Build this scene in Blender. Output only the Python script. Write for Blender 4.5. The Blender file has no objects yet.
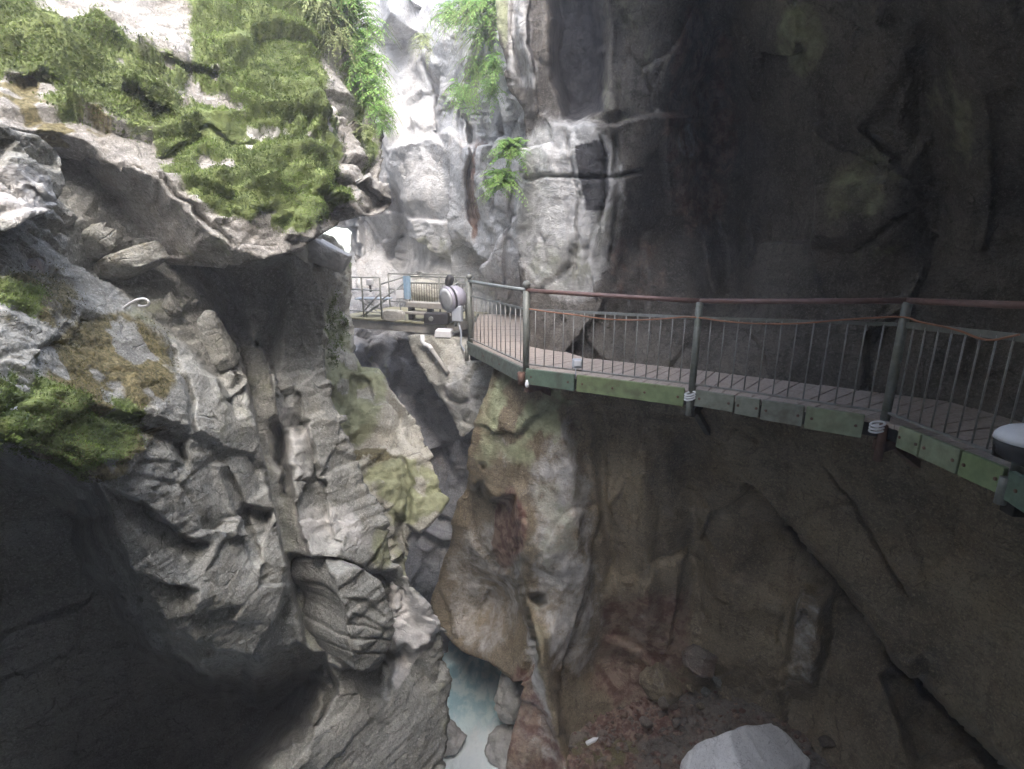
import bpy, bmesh, math, random
import numpy as np
from mathutils import Vector, Matrix

random.seed(7)
RNG = np.random.default_rng(7)
scene = bpy.context.scene
COL = scene.collection
R = math.radians

# ------------------------------------------------------------------ camera
F = 500.0
PITCH = math.atan(F / 1970.0)
SP, CP = math.sin(PITCH), math.cos(PITCH)


def P(px, py, y):
    """World point at horizontal distance y on the sight line of a pixel."""
    a = (px - 512.0) / F
    b = -(py - 384.5) / F
    t = y / (b * SP + CP)
    return Vector((a * t, y, (b * CP - SP) * t))


def PZ(px, py, z):
    a = (px - 512.0) / F
    b = -(py - 384.5) / F
    t = z / (b * CP - SP)
    return Vector((a * t, (b * SP + CP) * t, z))


cam_d = bpy.data.cameras.new("camera")
cam_d.sensor_width = 36.0
cam_d.lens = F / 1024.0 * 36.0
cam_d.clip_start = 0.05
cam_d.clip_end = 2000.0
cam = bpy.data.objects.new("camera", cam_d)
cam.rotation_euler = (math.pi / 2 - PITCH, 0, 0)
COL.objects.link(cam)
scene.camera = cam

# ------------------------------------------------------------------ world and sun
SUN_EL, SUN_AZ = R(56), R(166)      # azimuth clockwise from +Y
world = bpy.data.worlds.new("World")
scene.world = world
world.use_nodes = True
wt = world.node_tree
wt.nodes.clear()
sky = wt.nodes.new("ShaderNodeTexSky")
sky.sky_type = 'NISHITA'
sky.sun_disc = False
sky.sun_elevation = SUN_EL
sky.sun_rotation = SUN_AZ
sky.dust_density = 3.0
sky.ozone_density = .6
sky.air_density = 1.0
bg = wt.nodes.new("ShaderNodeBackground")
bg.inputs["Strength"].default_value = 0.15
wo = wt.nodes.new("ShaderNodeOutputWorld")
wt.links.new(sky.outputs[0], bg.inputs[0])
wt.links.new(bg.outputs[0], wo.inputs[0])
sd = bpy.data.lights.new("sun", 'SUN')
sd.energy = 0.9
sd.angle = R(75)
sd.color = (1.0, 0.985, 0.955)
so = bpy.data.objects.new("sun", sd)
sdir = Vector((math.sin(SUN_AZ) * math.cos(SUN_EL), math.cos(SUN_AZ) * math.cos(SUN_EL), math.sin(SUN_EL)))
so.rotation_euler = sdir.to_track_quat('Z', 'Y').to_euler()
so.location = sdir * 40
COL.objects.link(so)
scene.view_settings.view_transform = 'Standard'
scene.view_settings.look = 'None'
scene.view_settings.gamma = 1.0
scene.view_settings.exposure = 3.05
scene.cycles.max_bounces = 7
scene.cycles.diffuse_bounces = 5
scene.cycles.volume_bounces = 0
scene.cycles.adaptive_threshold = .03
scene.cycles.sample_clamp_indirect = 6.0

# ------------------------------------------------------------------ numpy noise


def h3(ix, iy, iz, seed):
    n = (ix.astype(np.int64) * 374761393 + iy.astype(np.int64) * 668265263 +
         iz.astype(np.int64) * 2147483647 + seed * 1274126177) & 0xFFFFFFFF
    n = ((n ^ (n >> 13)) * 1274126177) & 0xFFFFFFFF
    n = ((n ^ (n >> 16)) * 2246822519) & 0xFFFFFFFF
    n = n ^ (n >> 15)
    return (n & 0xFFFFFF).astype(np.float64) / 0xFFFFFF


def vnoise(p, seed=0):
    i = np.floor(p)
    f = p - i
    u = f * f * (3 - 2 * f)
    i = i.astype(np.int64)
    r = 0
    for dx in (0, 1):
        wx = u[:, 0] if dx else 1 - u[:, 0]
        for dy in (0, 1):
            wy = u[:, 1] if dy else 1 - u[:, 1]
            for dz in (0, 1):
                wz = u[:, 2] if dz else 1 - u[:, 2]
                r = r + wx * wy * wz * h3(i[:, 0] + dx, i[:, 1] + dy, i[:, 2] + dz, seed)
    return r * 2 - 1


def fbm(p, octaves=4, seed=0, gain=0.5):
    r, a = 0, 1.0
    q = p.copy()
    for o in range(octaves):
        r = r + a * vnoise(q, seed + o * 17)
        q = q * 2.03 + 13.7
        a *= gain
    return r


def facets(q, seed=0, tilt=0.5, beta=16.0):
    """Cells with a plane of its own each, narrowly blended: broken, faceted rock. Also the distance to the cell border."""
    i = np.floor(q).astype(np.int64)
    n = len(q)
    d1 = np.full(n, 9.0)
    d2 = np.full(n, 9.0)
    num = np.zeros(n)
    den = np.full(n, 1e-290)
    for dx in (-1, 0, 1):
        for dy in (-1, 0, 1):
            for dz in (-1, 0, 1):
                cx, cy, cz = i[:, 0] + dx, i[:, 1] + dy, i[:, 2] + dz
                ex = q[:, 0] - cx - h3(cx, cy, cz, seed + 1)
                ey = q[:, 1] - cy - h3(cx, cy, cz, seed + 2)
                ez = q[:, 2] - cz - h3(cx, cy, cz, seed + 3)
                dd = ex * ex + ey * ey + ez * ez
                d = np.sqrt(dd)
                o = (h3(cx, cy, cz, seed + 4) - .5) + tilt * 2 * (
                    ex * (h3(cx, cy, cz, seed + 5) - .5) + ey * (h3(cx, cy, cz, seed + 6) - .5) +
                    ez * (h3(cx, cy, cz, seed + 7) - .5))
                w = np.exp(-np.minimum(beta * dd, 600.0))
                num += w * o
                den += w
                near = d < d1
                d2 = np.where(near, d1, np.minimum(d2, d))
                d1 = np.where(near, d, d1)
    return num / den, d2 - d1


def sstep(a, b, x):
    t = np.clip((x - a) / (b - a), 0, 1)
    return t * t * (3 - 2 * t)


# ------------------------------------------------------------------ 2-D helpers


def tps(ctrl, X, Y):
    c = np.array(ctrl, float)
    x, y, v = c[:, 0] / 100, c[:, 1] / 100, np.log(c[:, 2])
    n = len(c)

    def U(r2):
        return np.where(r2 > 1e-9, r2 * np.log(np.maximum(r2, 1e-9)), 0)
    A = np.zeros((n + 3, n + 3))
    A[:n, :n] = U((x[:, None] - x) ** 2 + (y[:, None] - y) ** 2) + np.eye(n) * 0.02
    A[:n, n] = 1
    A[:n, n + 1] = x
    A[:n, n + 2] = y
    A[n:, :n] = A[:n, n:].T
    w = np.linalg.solve(A, np.concatenate([v, [0, 0, 0]]))
    X, Y = X / 100, Y / 100
    out = w[n] + w[n + 1] * X + w[n + 2] * Y
    for k in range(n):
        out += w[k] * U((X - x[k]) ** 2 + (Y - y[k]) ** 2)
    return np.exp(out)


def linear(ctrl, X, Y):
    """Flat triangles between the control points (outside the hull: NaN)."""
    from mathutils.geometry import delaunay_2d_cdt
    vs, _, fs, orig, _, _ = delaunay_2d_cdt([Vector((c[0], c[1])) for c in ctrl], [], [], 0, 1e-3)
    d = [ctrl[o[0]][2] for o in orig]
    out = np.full(X.shape, np.nan)
    for f in fs:
        (ax, ay), (bx, by), (cx, cy) = (vs[k][:] for k in f)
        det = (by - cy) * (ax - cx) + (cx - bx) * (ay - cy)
        if abs(det) < 1e-6:
            continue
        u = ((by - cy) * (X - cx) + (cx - bx) * (Y - cy)) / det
        v = ((cy - ay) * (X - cx) + (ax - cx) * (Y - cy)) / det
        m = (u >= -1e-6) & (v >= -1e-6) & (u + v <= 1 + 1e-6)
        inv = u / d[f[0]] + v / d[f[1]] + (1 - u - v) / d[f[2]]
        out = np.where(m, 1 / np.where(np.abs(inv) < 1e-6, 1, inv), out)
    return out


def poly_dist(poly, X, Y, closed=False):
    """Distance to a polyline, sign of the nearest segment's side, nearest point and run along it (0..1)."""
    pts = list(poly) + ([poly[0]] if closed else [])
    best = np.full(X.shape, 1e9)
    side = np.zeros(X.shape)
    nx, ny = np.zeros(X.shape), np.zeros(X.shape)
    run = np.zeros(X.shape)
    tot = sum(math.dist(a, b) for a, b in zip(pts, pts[1:]))
    acc = 0
    for (ax, ay), (bx, by) in zip(pts, pts[1:]):
        L2 = (bx - ax) ** 2 + (by - ay) ** 2
        if L2 < 1e-9:
            continue
        t = np.clip(((X - ax) * (bx - ax) + (Y - ay) * (by - ay)) / L2, 0, 1)
        qx, qy = ax + t * (bx - ax), ay + t * (by - ay)
        d = np.hypot(X - qx, Y - qy)
        m = d < best - 1e-9
        s = np.sign((bx - ax) * (Y - ay) - (by - ay) * (X - ax))
        best = np.where(m, d, best)
        side = np.where(m, s, side)
        nx = np.where(m, qx, nx)
        ny = np.where(m, qy, ny)
        run = np.where(m, (acc + t * math.sqrt(L2)) / tot, run)
        acc += math.sqrt(L2)
    return best, side, nx, ny, run


def inside(poly, X, Y):
    r = np.zeros(X.shape, bool)
    n = len(poly)
    for k in range(n):
        ax, ay = poly[k]
        bx, by = poly[(k + 1) % n]
        if ay == by:
            continue
        c = (ay > Y) != (by > Y)
        r ^= c & (X < (bx - ax) * (Y - ay) / (by - ay) + ax)
    return r


def rough(poly, amp=1.6, seg=5.0, seed=0, closed=True):
    out = []
    pts = list(poly)
    n = len(pts)
    for k in range(n if closed else n - 1):
        a, b = pts[k], pts[(k + 1) % n]
        L = math.dist(a, b)
        m = max(1, int(L / seg))
        for j in range(m):
            t = j / m
            out.append((a[0] + (b[0] - a[0]) * t, a[1] + (b[1] - a[1]) * t))
    if not closed:
        out.append(pts[-1])
    o = np.array(out)
    q = np.c_[o / 9.0, np.full(len(o), seed * 3.1)]
    q2 = np.c_[o / 30.0, np.full(len(o), seed * 3.1 + 50)]
    o[:, 0] += amp * (vnoise(q, seed) + 1.5 * vnoise(q2, seed + 5))
    o[:, 1] += amp * (vnoise(q, seed + 9) + 1.5 * vnoise(q2, seed + 15))
    return [tuple(v) for v in o]


def band(poly, w):
    a = [(x + w, y - w * .3) for x, y in poly]
    b = [(x - w, y + w * .3) for x, y in reversed(poly)]
    return a + b


def groove(poly, w, amt, taper=True):
    def fn(X, Y, y):
        d, s, _, _, run = poly_dist(poly, X, Y)
        k = np.exp(-(d / w) ** 2)
        if taper:
            k = k * np.clip(np.minimum(run, 1 - run) * 6 + .15, 0, 1)
        return y + amt * k
    return fn


def step(poly, amt, fall=1e6, side=1, soft=2.0, ends=True):
    """On one side of a line the surface lies deeper; fades with the distance from it."""
    def fn(X, Y, y):
        d, s, _, _, run = poly_dist(poly, X, Y)
        sd = d * s * side
        k = sstep(-soft, soft, sd) * np.exp(-np.maximum(sd, 0) / fall)
        if ends:
            k = k * np.clip(np.minimum(run, 1 - run) * 8, 0, 1)
        return y + amt * k
    return fn


def strip(poly, w, amt, soft=1.5, tilt=0.0):
    """A flat-floored channel with sharp sides."""
    def fn(X, Y, y):
        d, s, _, _, run = poly_dist(poly, X, Y)
        k = 1 - sstep(w - soft, w + soft, d)
        return y + k * (amt + tilt * d * s / w) * np.clip(np.minimum(run, 1 - run) * 8 + .1, 0, 1)
    return fn


def ramp(poly, rate, mx, side=1):
    def fn(X, Y, y):
        d, s, _, _, run = poly_dist(poly, X, Y)
        return y + np.clip(d * rate, 0, mx) * (s * side > 0)
    return fn


def pit(poly, amt, soft):
    """A hollow inside a closed outline."""
    def fn(X, Y, y):
        d, *_ = poly_dist(poly, X, Y, True)
        return y + amt * np.where(inside(poly, X, Y), sstep(0, soft, d), 0)
    return fn


# ------------------------------------------------------------------ materials


def nodes_of(m):
    m.use_nodes = True
    nt = m.node_tree
    return nt, nt.nodes, nt.links


def mix_col(nt, fac, a, b, mode='MIX'):
    n = nt.nodes.new("ShaderNodeMix")
    n.data_type = 'RGBA'
    n.blend_type = mode
    for sock, v in ((n.inputs[0], fac), (n.inputs[6], a), (n.inputs[7], b)):
        if hasattr(v, "is_output"):
            nt.links.new(v, sock)
        elif isinstance(v, (int, float)):
            sock.default_value = v
        else:
            sock.default_value = (*v, 1)
    return n.outputs[2]


def noise_n(nt, vec, scale, detail=5, rough_=.55, dist=0.0):
    n = nt.nodes.new("ShaderNodeTexNoise")
    n.inputs["Scale"].default_value = scale
    n.inputs["Detail"].default_value = detail
    n.inputs["Roughness"].default_value = rough_
    n.inputs["Distortion"].default_value = dist
    nt.links.new(vec, n.inputs["Vector"])
    return n.outputs[0]


def ramp_n(nt, v, lo, hi, a=0.0, b=1.0):
    n = nt.nodes.new("ShaderNodeMapRange")
    n.interpolation_type = 'SMOOTHSTEP'
    n.inputs[1].default_value = lo
    n.inputs[2].default_value = hi
    n.inputs[3].default_value = a
    n.inputs[4].default_value = b
    nt.links.new(v, n.inputs[0])
    return n.outputs[0]


def math_n(nt, op, a, b=None):
    n = nt.nodes.new("ShaderNodeMath")
    n.operation = op
    for s, v in ((n.inputs[0], a), (n.inputs[1], b)):
        if v is None:
            continue
        if hasattr(v, "is_output"):
            nt.links.new(v, s)
        else:
            s.default_value = v
    return n.outputs[0]


def attr_n(nt, name):
    n = nt.nodes.new("ShaderNodeAttribute")
    n.attribute_name = name
    return n.outputs["Fac"]


def mapping_n(nt, vec, scale=(1, 1, 1), rot=(0, 0, 0)):
    n = nt.nodes.new("ShaderNodeMapping")
    n.inputs["Scale"].default_value = scale
    n.inputs["Rotation"].default_value = rot
    nt.links.new(vec, n.inputs["Vector"])
    return n.outputs[0]


def rock_mat(name, dark=(.10, .10, .105), light=(.34, .335, .32), brown=(.22, .18, .13), brown_amt=.4,
             streak=.5, bed_rot=(0.5, 0.3, 0), bump=.5, rough_v=.8, fine=1.0, crack_z=1.0):
    m = bpy.data.materials.new(name)
    nt, N, L = nodes_of(m)
    bs = N["Principled BSDF"]
    tc = N.new("ShaderNodeTexCoord")
    v = tc.outputs["Object"]
    big = noise_n(nt, v, .9, 6, .6, .3)
    mid = noise_n(nt, v, 4.5 * fine, 6, .65, .2)
    small = noise_n(nt, v, 28 * fine, 4, .7)
    bed = noise_n(nt, mapping_n(nt, v, (2.6 * fine, 2.6 * fine, 7.5 * fine), bed_rot), 1.0, 6, .7, .5)
    drip = noise_n(nt, mapping_n(nt, v, (5 * fine, 5 * fine, .55)), 1.0, 5, .6, .3)
    c = mix_col(nt, ramp_n(nt, big, .32, .68), dark, light)
    c = mix_col(nt, ramp_n(nt, mid, .35, .7, 0, .65), c, light)
    c = mix_col(nt, ramp_n(nt, bed, .5, .66, 0, .55), c, dark)
    c = mix_col(nt, ramp_n(nt, noise_n(nt, mapping_n(nt, v, (1.3, 1.3, .8)), 1.3, 5, .65), .48, .7, 0, brown_amt), c, brown)
    c = mix_col(nt, ramp_n(nt, drip, .5, .72, 0, streak), c, dark)
    c = mix_col(nt, ramp_n(nt, small, .54, .66, 0, .6), c, tuple(min(.66, x * 1.45) for x in light))
    c = mix_col(nt, ramp_n(nt, small, .46, .32, 0, .6), c, tuple(x * .45 for x in dark))
    speck = noise_n(nt, v, 75 * fine, 3, .6)
    c = mix_col(nt, ramp_n(nt, speck, .57, .66, 0, .4), c, tuple(min(.7, x * 1.6) for x in light))
    c = mix_col(nt, ramp_n(nt, speck, .43, .35, 0, .5), c, tuple(x * .5 for x in dark))
    # hairline cracks
    wn = N.new("ShaderNodeTexNoise")
    wn.inputs["Scale"].default_value = 1.6 * fine
    wn.inputs["Detail"].default_value = 5
    L.new(v, wn.inputs["Vector"])
    wv = N.new("ShaderNodeVectorMath")
    wv.operation = 'MULTIPLY_ADD'
    L.new(wn.outputs[1], wv.inputs[0])
    wv.inputs[1].default_value = (.45, .45, .45)
    L.new(mapping_n(nt, v, (1, 1, crack_z), (.2, .35, 0)), wv.inputs[2])
    crack = None
    for sc_, wd in ((1.1 * fine, .018), (3.4 * fine, .028)):
        vo = N.new("ShaderNodeTexVoronoi")
        vo.feature = 'DISTANCE_TO_EDGE'
        vo.inputs["Scale"].default_value = sc_
        L.new(wv.outputs[0], vo.inputs["Vector"])
        k = math_n(nt, 'MULTIPLY', ramp_n(nt, vo.outputs["Distance"], wd, 0, 0, 1), ramp_n(nt, mid, .47, .62))
        crack = k if crack is None else math_n(nt, 'MAXIMUM', crack, k)
    c = mix_col(nt, math_n(nt, 'MULTIPLY', crack, .5), c, tuple(x * .3 for x in dark))

    def masked(c, att, col, scale, lo, hi):
        a = attr_n(nt, att)
        n = noise_n(nt, v, scale, 6, .7, .3)
        k = math_n(nt, 'ADD', math_n(nt, 'MULTIPLY', a, 1.25), math_n(nt, 'SUBTRACT', n, .75))
        return mix_col(nt, ramp_n(nt, k, lo, hi), c, col)
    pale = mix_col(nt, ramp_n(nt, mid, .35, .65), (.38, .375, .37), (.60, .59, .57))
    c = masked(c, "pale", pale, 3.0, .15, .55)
    rust = mix_col(nt, ramp_n(nt, mid, .4, .62), (.11, .05, .04), (.28, .20, .15))
    c = masked(c, "rust", rust, 3.5, .1, .5)
    green = mix_col(nt, ramp_n(nt, mid, .35, .65), (.20, .215, .125), (.37, .39, .25))
    c = masked(c, "algae", green, 3.0, .1, .7)
    ocher = mix_col(nt, ramp_n(nt, small, .4, .6), (.085, .075, .035), (.19, .165, .085))
    c = masked(c, "litter", ocher, 5.0, .15, .5)
    moss = mix_col(nt, ramp_n(nt, mid, .3, .7), (.07, .095, .03), (.17, .215, .07))
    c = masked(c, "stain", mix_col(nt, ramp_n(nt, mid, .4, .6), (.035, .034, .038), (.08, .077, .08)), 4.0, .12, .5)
    c = masked(c, "moss", moss, 6.0, .15, .4)
    L.new(c, bs.inputs["Base Color"])
    bs.inputs["Roughness"].default_value = rough_v
    bs.inputs["Specular IOR Level"].default_value = .35
    h = math_n(nt, 'ADD', math_n(nt, 'MULTIPLY', bed, .9), math_n(nt, 'MULTIPLY', mid, 1.2))
    h = math_n(nt, 'ADD', h, math_n(nt, 'MULTIPLY', small, .5))
    h = math_n(nt, 'SUBTRACT', h, math_n(nt, 'MULTIPLY', crack, .35))
    bp = N.new("ShaderNodeBump")
    bp.inputs["Strength"].default_value = bump
    bp.inputs["Distance"].default_value = .09 / fine
    L.new(h, bp.inputs["Height"])
    L.new(bp.outputs[0], bs.inputs["Normal"])
    return m


def plain(name, col, rough_v=.5, metal=0.0, var=.25, scale=14.0, dirt=None, dirt_amt=.5, bump=.15):
    m = bpy.data.materials.new(name)
    nt, N, L = nodes_of(m)
    bs = N["Principled BSDF"]
    tc = N.new("ShaderNodeTexCoord")
    v = tc.outputs["Object"]
    n1 = noise_n(nt, v, scale, 6, .65)
    n2 = noise_n(nt, v, scale * .27, 5, .6, .4)
    c = mix_col(nt, ramp_n(nt, n1, .3, .7, 0, var), col, tuple(x * .45 for x in col))
    d = dirt or tuple(x * .35 for x in col)
    c = mix_col(nt, ramp_n(nt, n2, .48, .7, 0, dirt_amt), c, d)
    L.new(c, bs.inputs["Base Color"])
    bs.inputs["Metallic"].default_value = metal
    L.new(ramp_n(nt, n1, .2, .8, max(.05, rough_v - .15), min(1, rough_v + .15)), bs.inputs["Roughness"])
    bp = N.new("ShaderNodeBump")
    bp.inputs["Strength"].default_value = bump
    bp.inputs["Distance"].default_value = .01
    L.new(n1, bp.inputs["Height"])
    L.new(bp.outputs[0], bs.inputs["Normal"])
    return m


def leaf_mat(name, a, b, trans=.25):
    m = bpy.data.materials.new(name)
    nt, N, L = nodes_of(m)
    bs = N["Principled BSDF"]
    tint = attr_n(nt, "tint")
    c = mix_col(nt, tint, a, b)
    L.new(c, bs.inputs["Base Color"])
    bs.inputs["Roughness"].default_value = .6
    bs.inputs["Specular IOR Level"].default_value = .25
    if trans:
        tr = N.new("ShaderNodeBsdfTranslucent")
        L.new(c, tr.inputs[0])
        mx = N.new("ShaderNodeMixShader")
        mx.inputs[0].default_value = trans
        L.new(bs.outputs[0], mx.inputs[1])
        L.new(tr.outputs[0], mx.inputs[2])
        L.new(mx.outputs[0], N["Material Output"].inputs[0])
    return m


# ------------------------------------------------------------------ object helpers


def tag(o, label=None, cat=None, group=None, kind=None):
    if label:
        o["label"] = label
    if cat:
        o["category"] = cat
    if group:
        o["group"] = group
    if kind:
        o["kind"] = kind
    return o


def link(o, parent=None):
    COL.objects.link(o)
    if parent is not None:
        o.parent = parent
    return o


def empty(name, loc, rot=(0, 0, 0)):
    o = bpy.data.objects.new(name, None)
    o.empty_display_size = .1
    o.location = loc
    o.rotation_euler = rot
    return link(o)


def mesh_np(name, V, quads, mat, attrs=None, smooth=True):
    """quads: (n,4) int array; a triangle repeats no vertex but uses -1 in the last column."""
    me = bpy.data.meshes.new(name)
    tri = quads[:, 3] < 0
    me.vertices.add(len(V))
    me.vertices.foreach_set("co", np.asarray(V, np.float32).ravel())
    counts = np.where(tri, 3, 4)
    starts = np.concatenate([[0], np.cumsum(counts)[:-1]])
    flat = quads.ravel()
    flat = flat[flat >= 0]
    me.loops.add(len(flat))
    me.loops.foreach_set("vertex_index", flat.astype(np.int32))
    me.polygons.add(len(quads))
    me.polygons.foreach_set("loop_start", starts.astype(np.int32))
    me.polygons.foreach_set("loop_total", counts.astype(np.int32))
    me.update(calc_edges=True)
    me.validate()
    if smooth:
        me.polygons.foreach_set("use_smooth", np.ones(len(me.polygons), bool))
    for k, a in (attrs or {}).items():
        at = me.attributes.new(k, 'FLOAT', 'POINT')
        at.data.foreach_set("value", np.asarray(a, np.float32))
    me.materials.append(mat)
    return bpy.data.objects.new(name, me)


ATTRS = ("stain", "moss", "pale", "rust", "algae", "litter")
SURF = {}


def mask_val(specs, X, Y):
    r = np.zeros(X.shape)
    for sp in specs:
        if len(sp) == 5 and not isinstance(sp[0], tuple):
            cx, cy, rx, ry, s = sp
            d = np.hypot((X - cx) / rx, (Y - cy) / ry)
            r = np.maximum(r, s * (1 - sstep(.6, 1.15, d)))
        else:
            *poly, s, soft = sp
            d, *_ = poly_dist(poly, X, Y, True)
            ins = inside(poly, X, Y)
            r = np.maximum(r, s * np.clip(.5 + np.where(ins, d, -d) / soft, 0, 1))
    return r


def rock_disp(W, cfg, seed):
    """Displacement along the normal for world points W."""
    rot = Matrix.Rotation(cfg.get("bed", (0, 0, 0))[0], 3, 'X') @ Matrix.Rotation(cfg.get("bed", (0, 0, 0))[1], 3, 'Y') @ \
        Matrix.Rotation(cfg.get("bed", (0, 0, 0))[2], 3, 'Z')
    M = np.array(rot)
    Q = W @ M.T
    an = np.array(cfg.get("aniso", (1, 1, 1.6)))
    warp = np.c_[fbm(W * 1.1, 3, seed + 31), fbm(W * 1.1, 3, seed + 37), fbm(W * 1.1, 3, seed + 41)]
    d = cfg.get("lump", .18) * fbm(W * cfg.get("lump_s", .55), 3, seed)
    for k, (size, amp, crack) in enumerate(cfg.get("facets", ((1.1, .22, .05), (.35, .07, .02)))):
        o, e = facets((Q + warp * size * .05) * an / size, seed + 100 * k, cfg.get("tilt", .8), cfg.get("beta", 240.0))
        if cfg.get("patchy", True) and k > 0:
            o = o * sstep(-.35, .35, vnoise(W * .9 / size * .4, seed + 77 + k))
        cr = (1 - sstep(0, .06, e)) * sstep(-.1, .3, vnoise(W * .8 / size, seed + 177 + k))
        d += amp * o - crack * cr
    if "layers" in cfg:
        size, amp = cfg["layers"]
        lz = Q[:, 2] / size + warp[:, 0] * .35
        k0 = np.floor(lz)
        fr = lz - k0
        z0 = np.zeros(len(k0), np.int64)
        a0, a1 = h3(k0.astype(np.int64), z0, z0, seed), h3(k0.astype(np.int64) + 1, z0, z0, seed)
        d += amp * (a0 + (a1 - a0) * sstep(.8, 1, fr) - .5) * sstep(-.25, .35, vnoise(W * .8, seed + 7))
    d += cfg.get("fine", .02) * fbm(W * cfg.get("fine_s", 7.0), 4, seed + 55, .6)
    return d


def mass(name, poly, ctrl, mat, feats=(), back=(0, 1, 0), L=6.0, disp=None, masks=None, res=2.0, seed=1,
         edge=1.5, label=None, cat="cliff", kind="structure", moss_h=.0, flat=.0):
    disp = disp or {}
    poly = rough(poly, edge, 5, seed) if edge else poly
    xs = [p[0] for p in poly]
    ys = [p[1] for p in poly]
    gx = np.arange(min(xs) - res, max(xs) + 2 * res, res)
    gy = np.arange(min(ys) - res, max(ys) + 2 * res, res)
    X, Y = np.meshgrid(gx, gy)
    ins = inside(poly, X, Y)
    nb = np.zeros_like(ins)
    cell = ins[:-1, :-1] & ins[1:, :-1] & ins[:-1, 1:] & ins[1:, 1:]
    used = np.zeros_like(ins)
    used[:-1, :-1] |= cell
    used[1:, :-1] |= cell
    used[:-1, 1:] |= cell
    used[1:, 1:] |= cell
    full = np.zeros_like(ins)
    full[1:-1, 1:-1] = cell[:-1, :-1] & cell[1:, :-1] & cell[:-1, 1:] & cell[1:, 1:]
    bd = used & ~full
    bx, by = X[bd], Y[bd]
    d, s, nx, ny, _ = poly_dist(poly, bx, by, True)
    k = d < 2.2 * res
    X[bd] = np.where(k, nx, bx)
    Y[bd] = np.where(k, ny, by)
    idx = -np.ones(X.shape, int)
    idx[used] = np.arange(used.sum())
    x, y = X[used], Y[used]
    dep = tps(ctrl, x, y)
    dep0 = dep
    if flat:
        pl = linear(ctrl, x, y)
        dep = np.where(np.isnan(pl), dep, dep * (1 - flat) + pl * flat)
    # warp the feature lines a little so that no crack is a ruled line
    q = np.c_[x / 22, y / 22, np.full(len(x), seed * 1.7)]
    wx = x + 3.0 * vnoise(q, seed + 3) + 1.2 * vnoise(q * 3, seed + 6)
    wy = y + 3.0 * vnoise(q, seed + 4) + 1.2 * vnoise(q * 3, seed + 8)
    a = (x - 512.0) / F
    b = -(y - 384.5) / F
    t = dep0 / (b * SP + CP)
    W0 = np.c_[a * t, dep0, (b * CP - SP) * t]
    for f in feats:
        dep = f(wx, wy, dep)
    t = dep / (b * SP + CP)
    W = np.c_[a * t, dep, (b * CP - SP) * t]
    ii, jj = np.nonzero(cell)
    quads = np.c_[idx[ii, jj], idx[ii + 1, jj], idx[ii + 1, jj + 1], idx[ii, jj + 1]]

    def normals(W):
        fn = np.cross(W[quads[:, 2]] - W[quads[:, 0]], W[quads[:, 3]] - W[quads[:, 1]])
        n = np.zeros_like(W)
        for c in range(4):
            np.add.at(n, quads[:, c], fn)
        n /= np.maximum(np.linalg.norm(n, axis=1, keepdims=True), 1e-9)
        return n
    n = normals(W0)
    flip = (n * -W).sum(1).mean() < 0
    if flip:
        n = -n
        quads = quads[:, ::-1]
    A = {k: mask_val((masks or {}).get(k, ()), wx, wy) for k in ATTRS}
    A['litter'] = A['litter'] * sstep(-.6, .1, fbm(W * 3.0, 4, seed + 231))
    A['algae'] = A['algae'] * sstep(-.9, .2, fbm(W * 2.4, 4, seed + 241))
    A['moss'] = A['moss'] * sstep(-.85, -.30, fbm(W * 2.0, 4, seed + 201))
    dd = rock_disp(W, disp, seed) * (1 - .85 * mask_val((masks or {}).get('calm', ()), wx, wy))
    if moss_h:
        mm = sstep(.35, .8, A["moss"])
        dd += mm * moss_h * (np.abs(fbm(W * 1.6, 4, seed + 91)) * 1.4 + .5 * vnoise(W * 6, seed + 93))
    W = W + n * dd[:, None]
    n = normals(W)
    fa = .5 * np.linalg.norm(np.cross(W[quads[:, 2]] - W[quads[:, 0]], W[quads[:, 3]] - W[quads[:, 1]]), axis=1)
    va = np.zeros(len(W))
    for c in range(4):
        np.add.at(va, quads[:, c], fa)
    SURF[name + str(seed)] = (W.copy(), n.copy(), {k: v.copy() for k, v in A.items()}, x, y, va, quads.copy())
    # side walls: the border swept back into the mountain
    e = np.concatenate([quads[:, [0, 1]], quads[:, [1, 2]], quads[:, [2, 3]], quads[:, [3, 0]]])
    key = np.sort(e, 1)
    key = key[:, 0] * (len(W) + 1) + key[:, 1]
    u, inv, cnt = np.unique(key, return_inverse=True, return_counts=True)
    be = e[cnt[inv] == 1]
    bv = np.unique(be)
    loc = -np.ones(len(W), int)
    loc[bv] = np.arange(len(bv))
    ray = W[bv] / np.linalg.norm(W[bv], axis=1, keepdims=True)
    bdir = np.array(back, float)
    dirn = ray * .55 + bdir / np.linalg.norm(bdir) * .75
    rings = [bv]
    Vs = [W]
    prev = len(W)
    qs = [quads]
    av = {k: [v] for k, v in A.items()}
    for fr in (.02, .08, .22, .5, 1.0):
        pos = W[bv] + dirn * (L * fr)
        pos += (.16 * min(1, fr * 4)) * np.c_[fbm(pos * 1.3, 3, seed + 61), fbm(pos * 1.3, 3, seed + 62), fbm(pos * 1.3, 3, seed + 63)]
        Vs.append(pos)
        ring = np.arange(prev, prev + len(bv))
        last = rings[-1]
        qs.append(np.c_[be[:, 1] * 0 + last[loc[be[:, 1]]], last[loc[be[:, 0]]], ring[loc[be[:, 0]]], ring[loc[be[:, 1]]]])
        rings.append(ring)
        prev += len(bv)
        for k in A:
            av[k].append(A[k][bv] * (1 - fr))
    cen = Vs[-1].mean(0)
    Vs.append(cen[None])
    qs.append(np.c_[rings[-1][loc[be[:, 1]]], rings[-1][loc[be[:, 0]]], np.full(len(be), prev), np.full(len(be), -1)])
    for k in A:
        av[k].append(np.zeros(1))
    V = np.concatenate(Vs)
    o = mesh_np(name, V, np.concatenate(qs), mat, {k: np.concatenate(v) for k, v in av.items()})
    link(o)
    tag(o, label, cat, None, kind)
    return o


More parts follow.
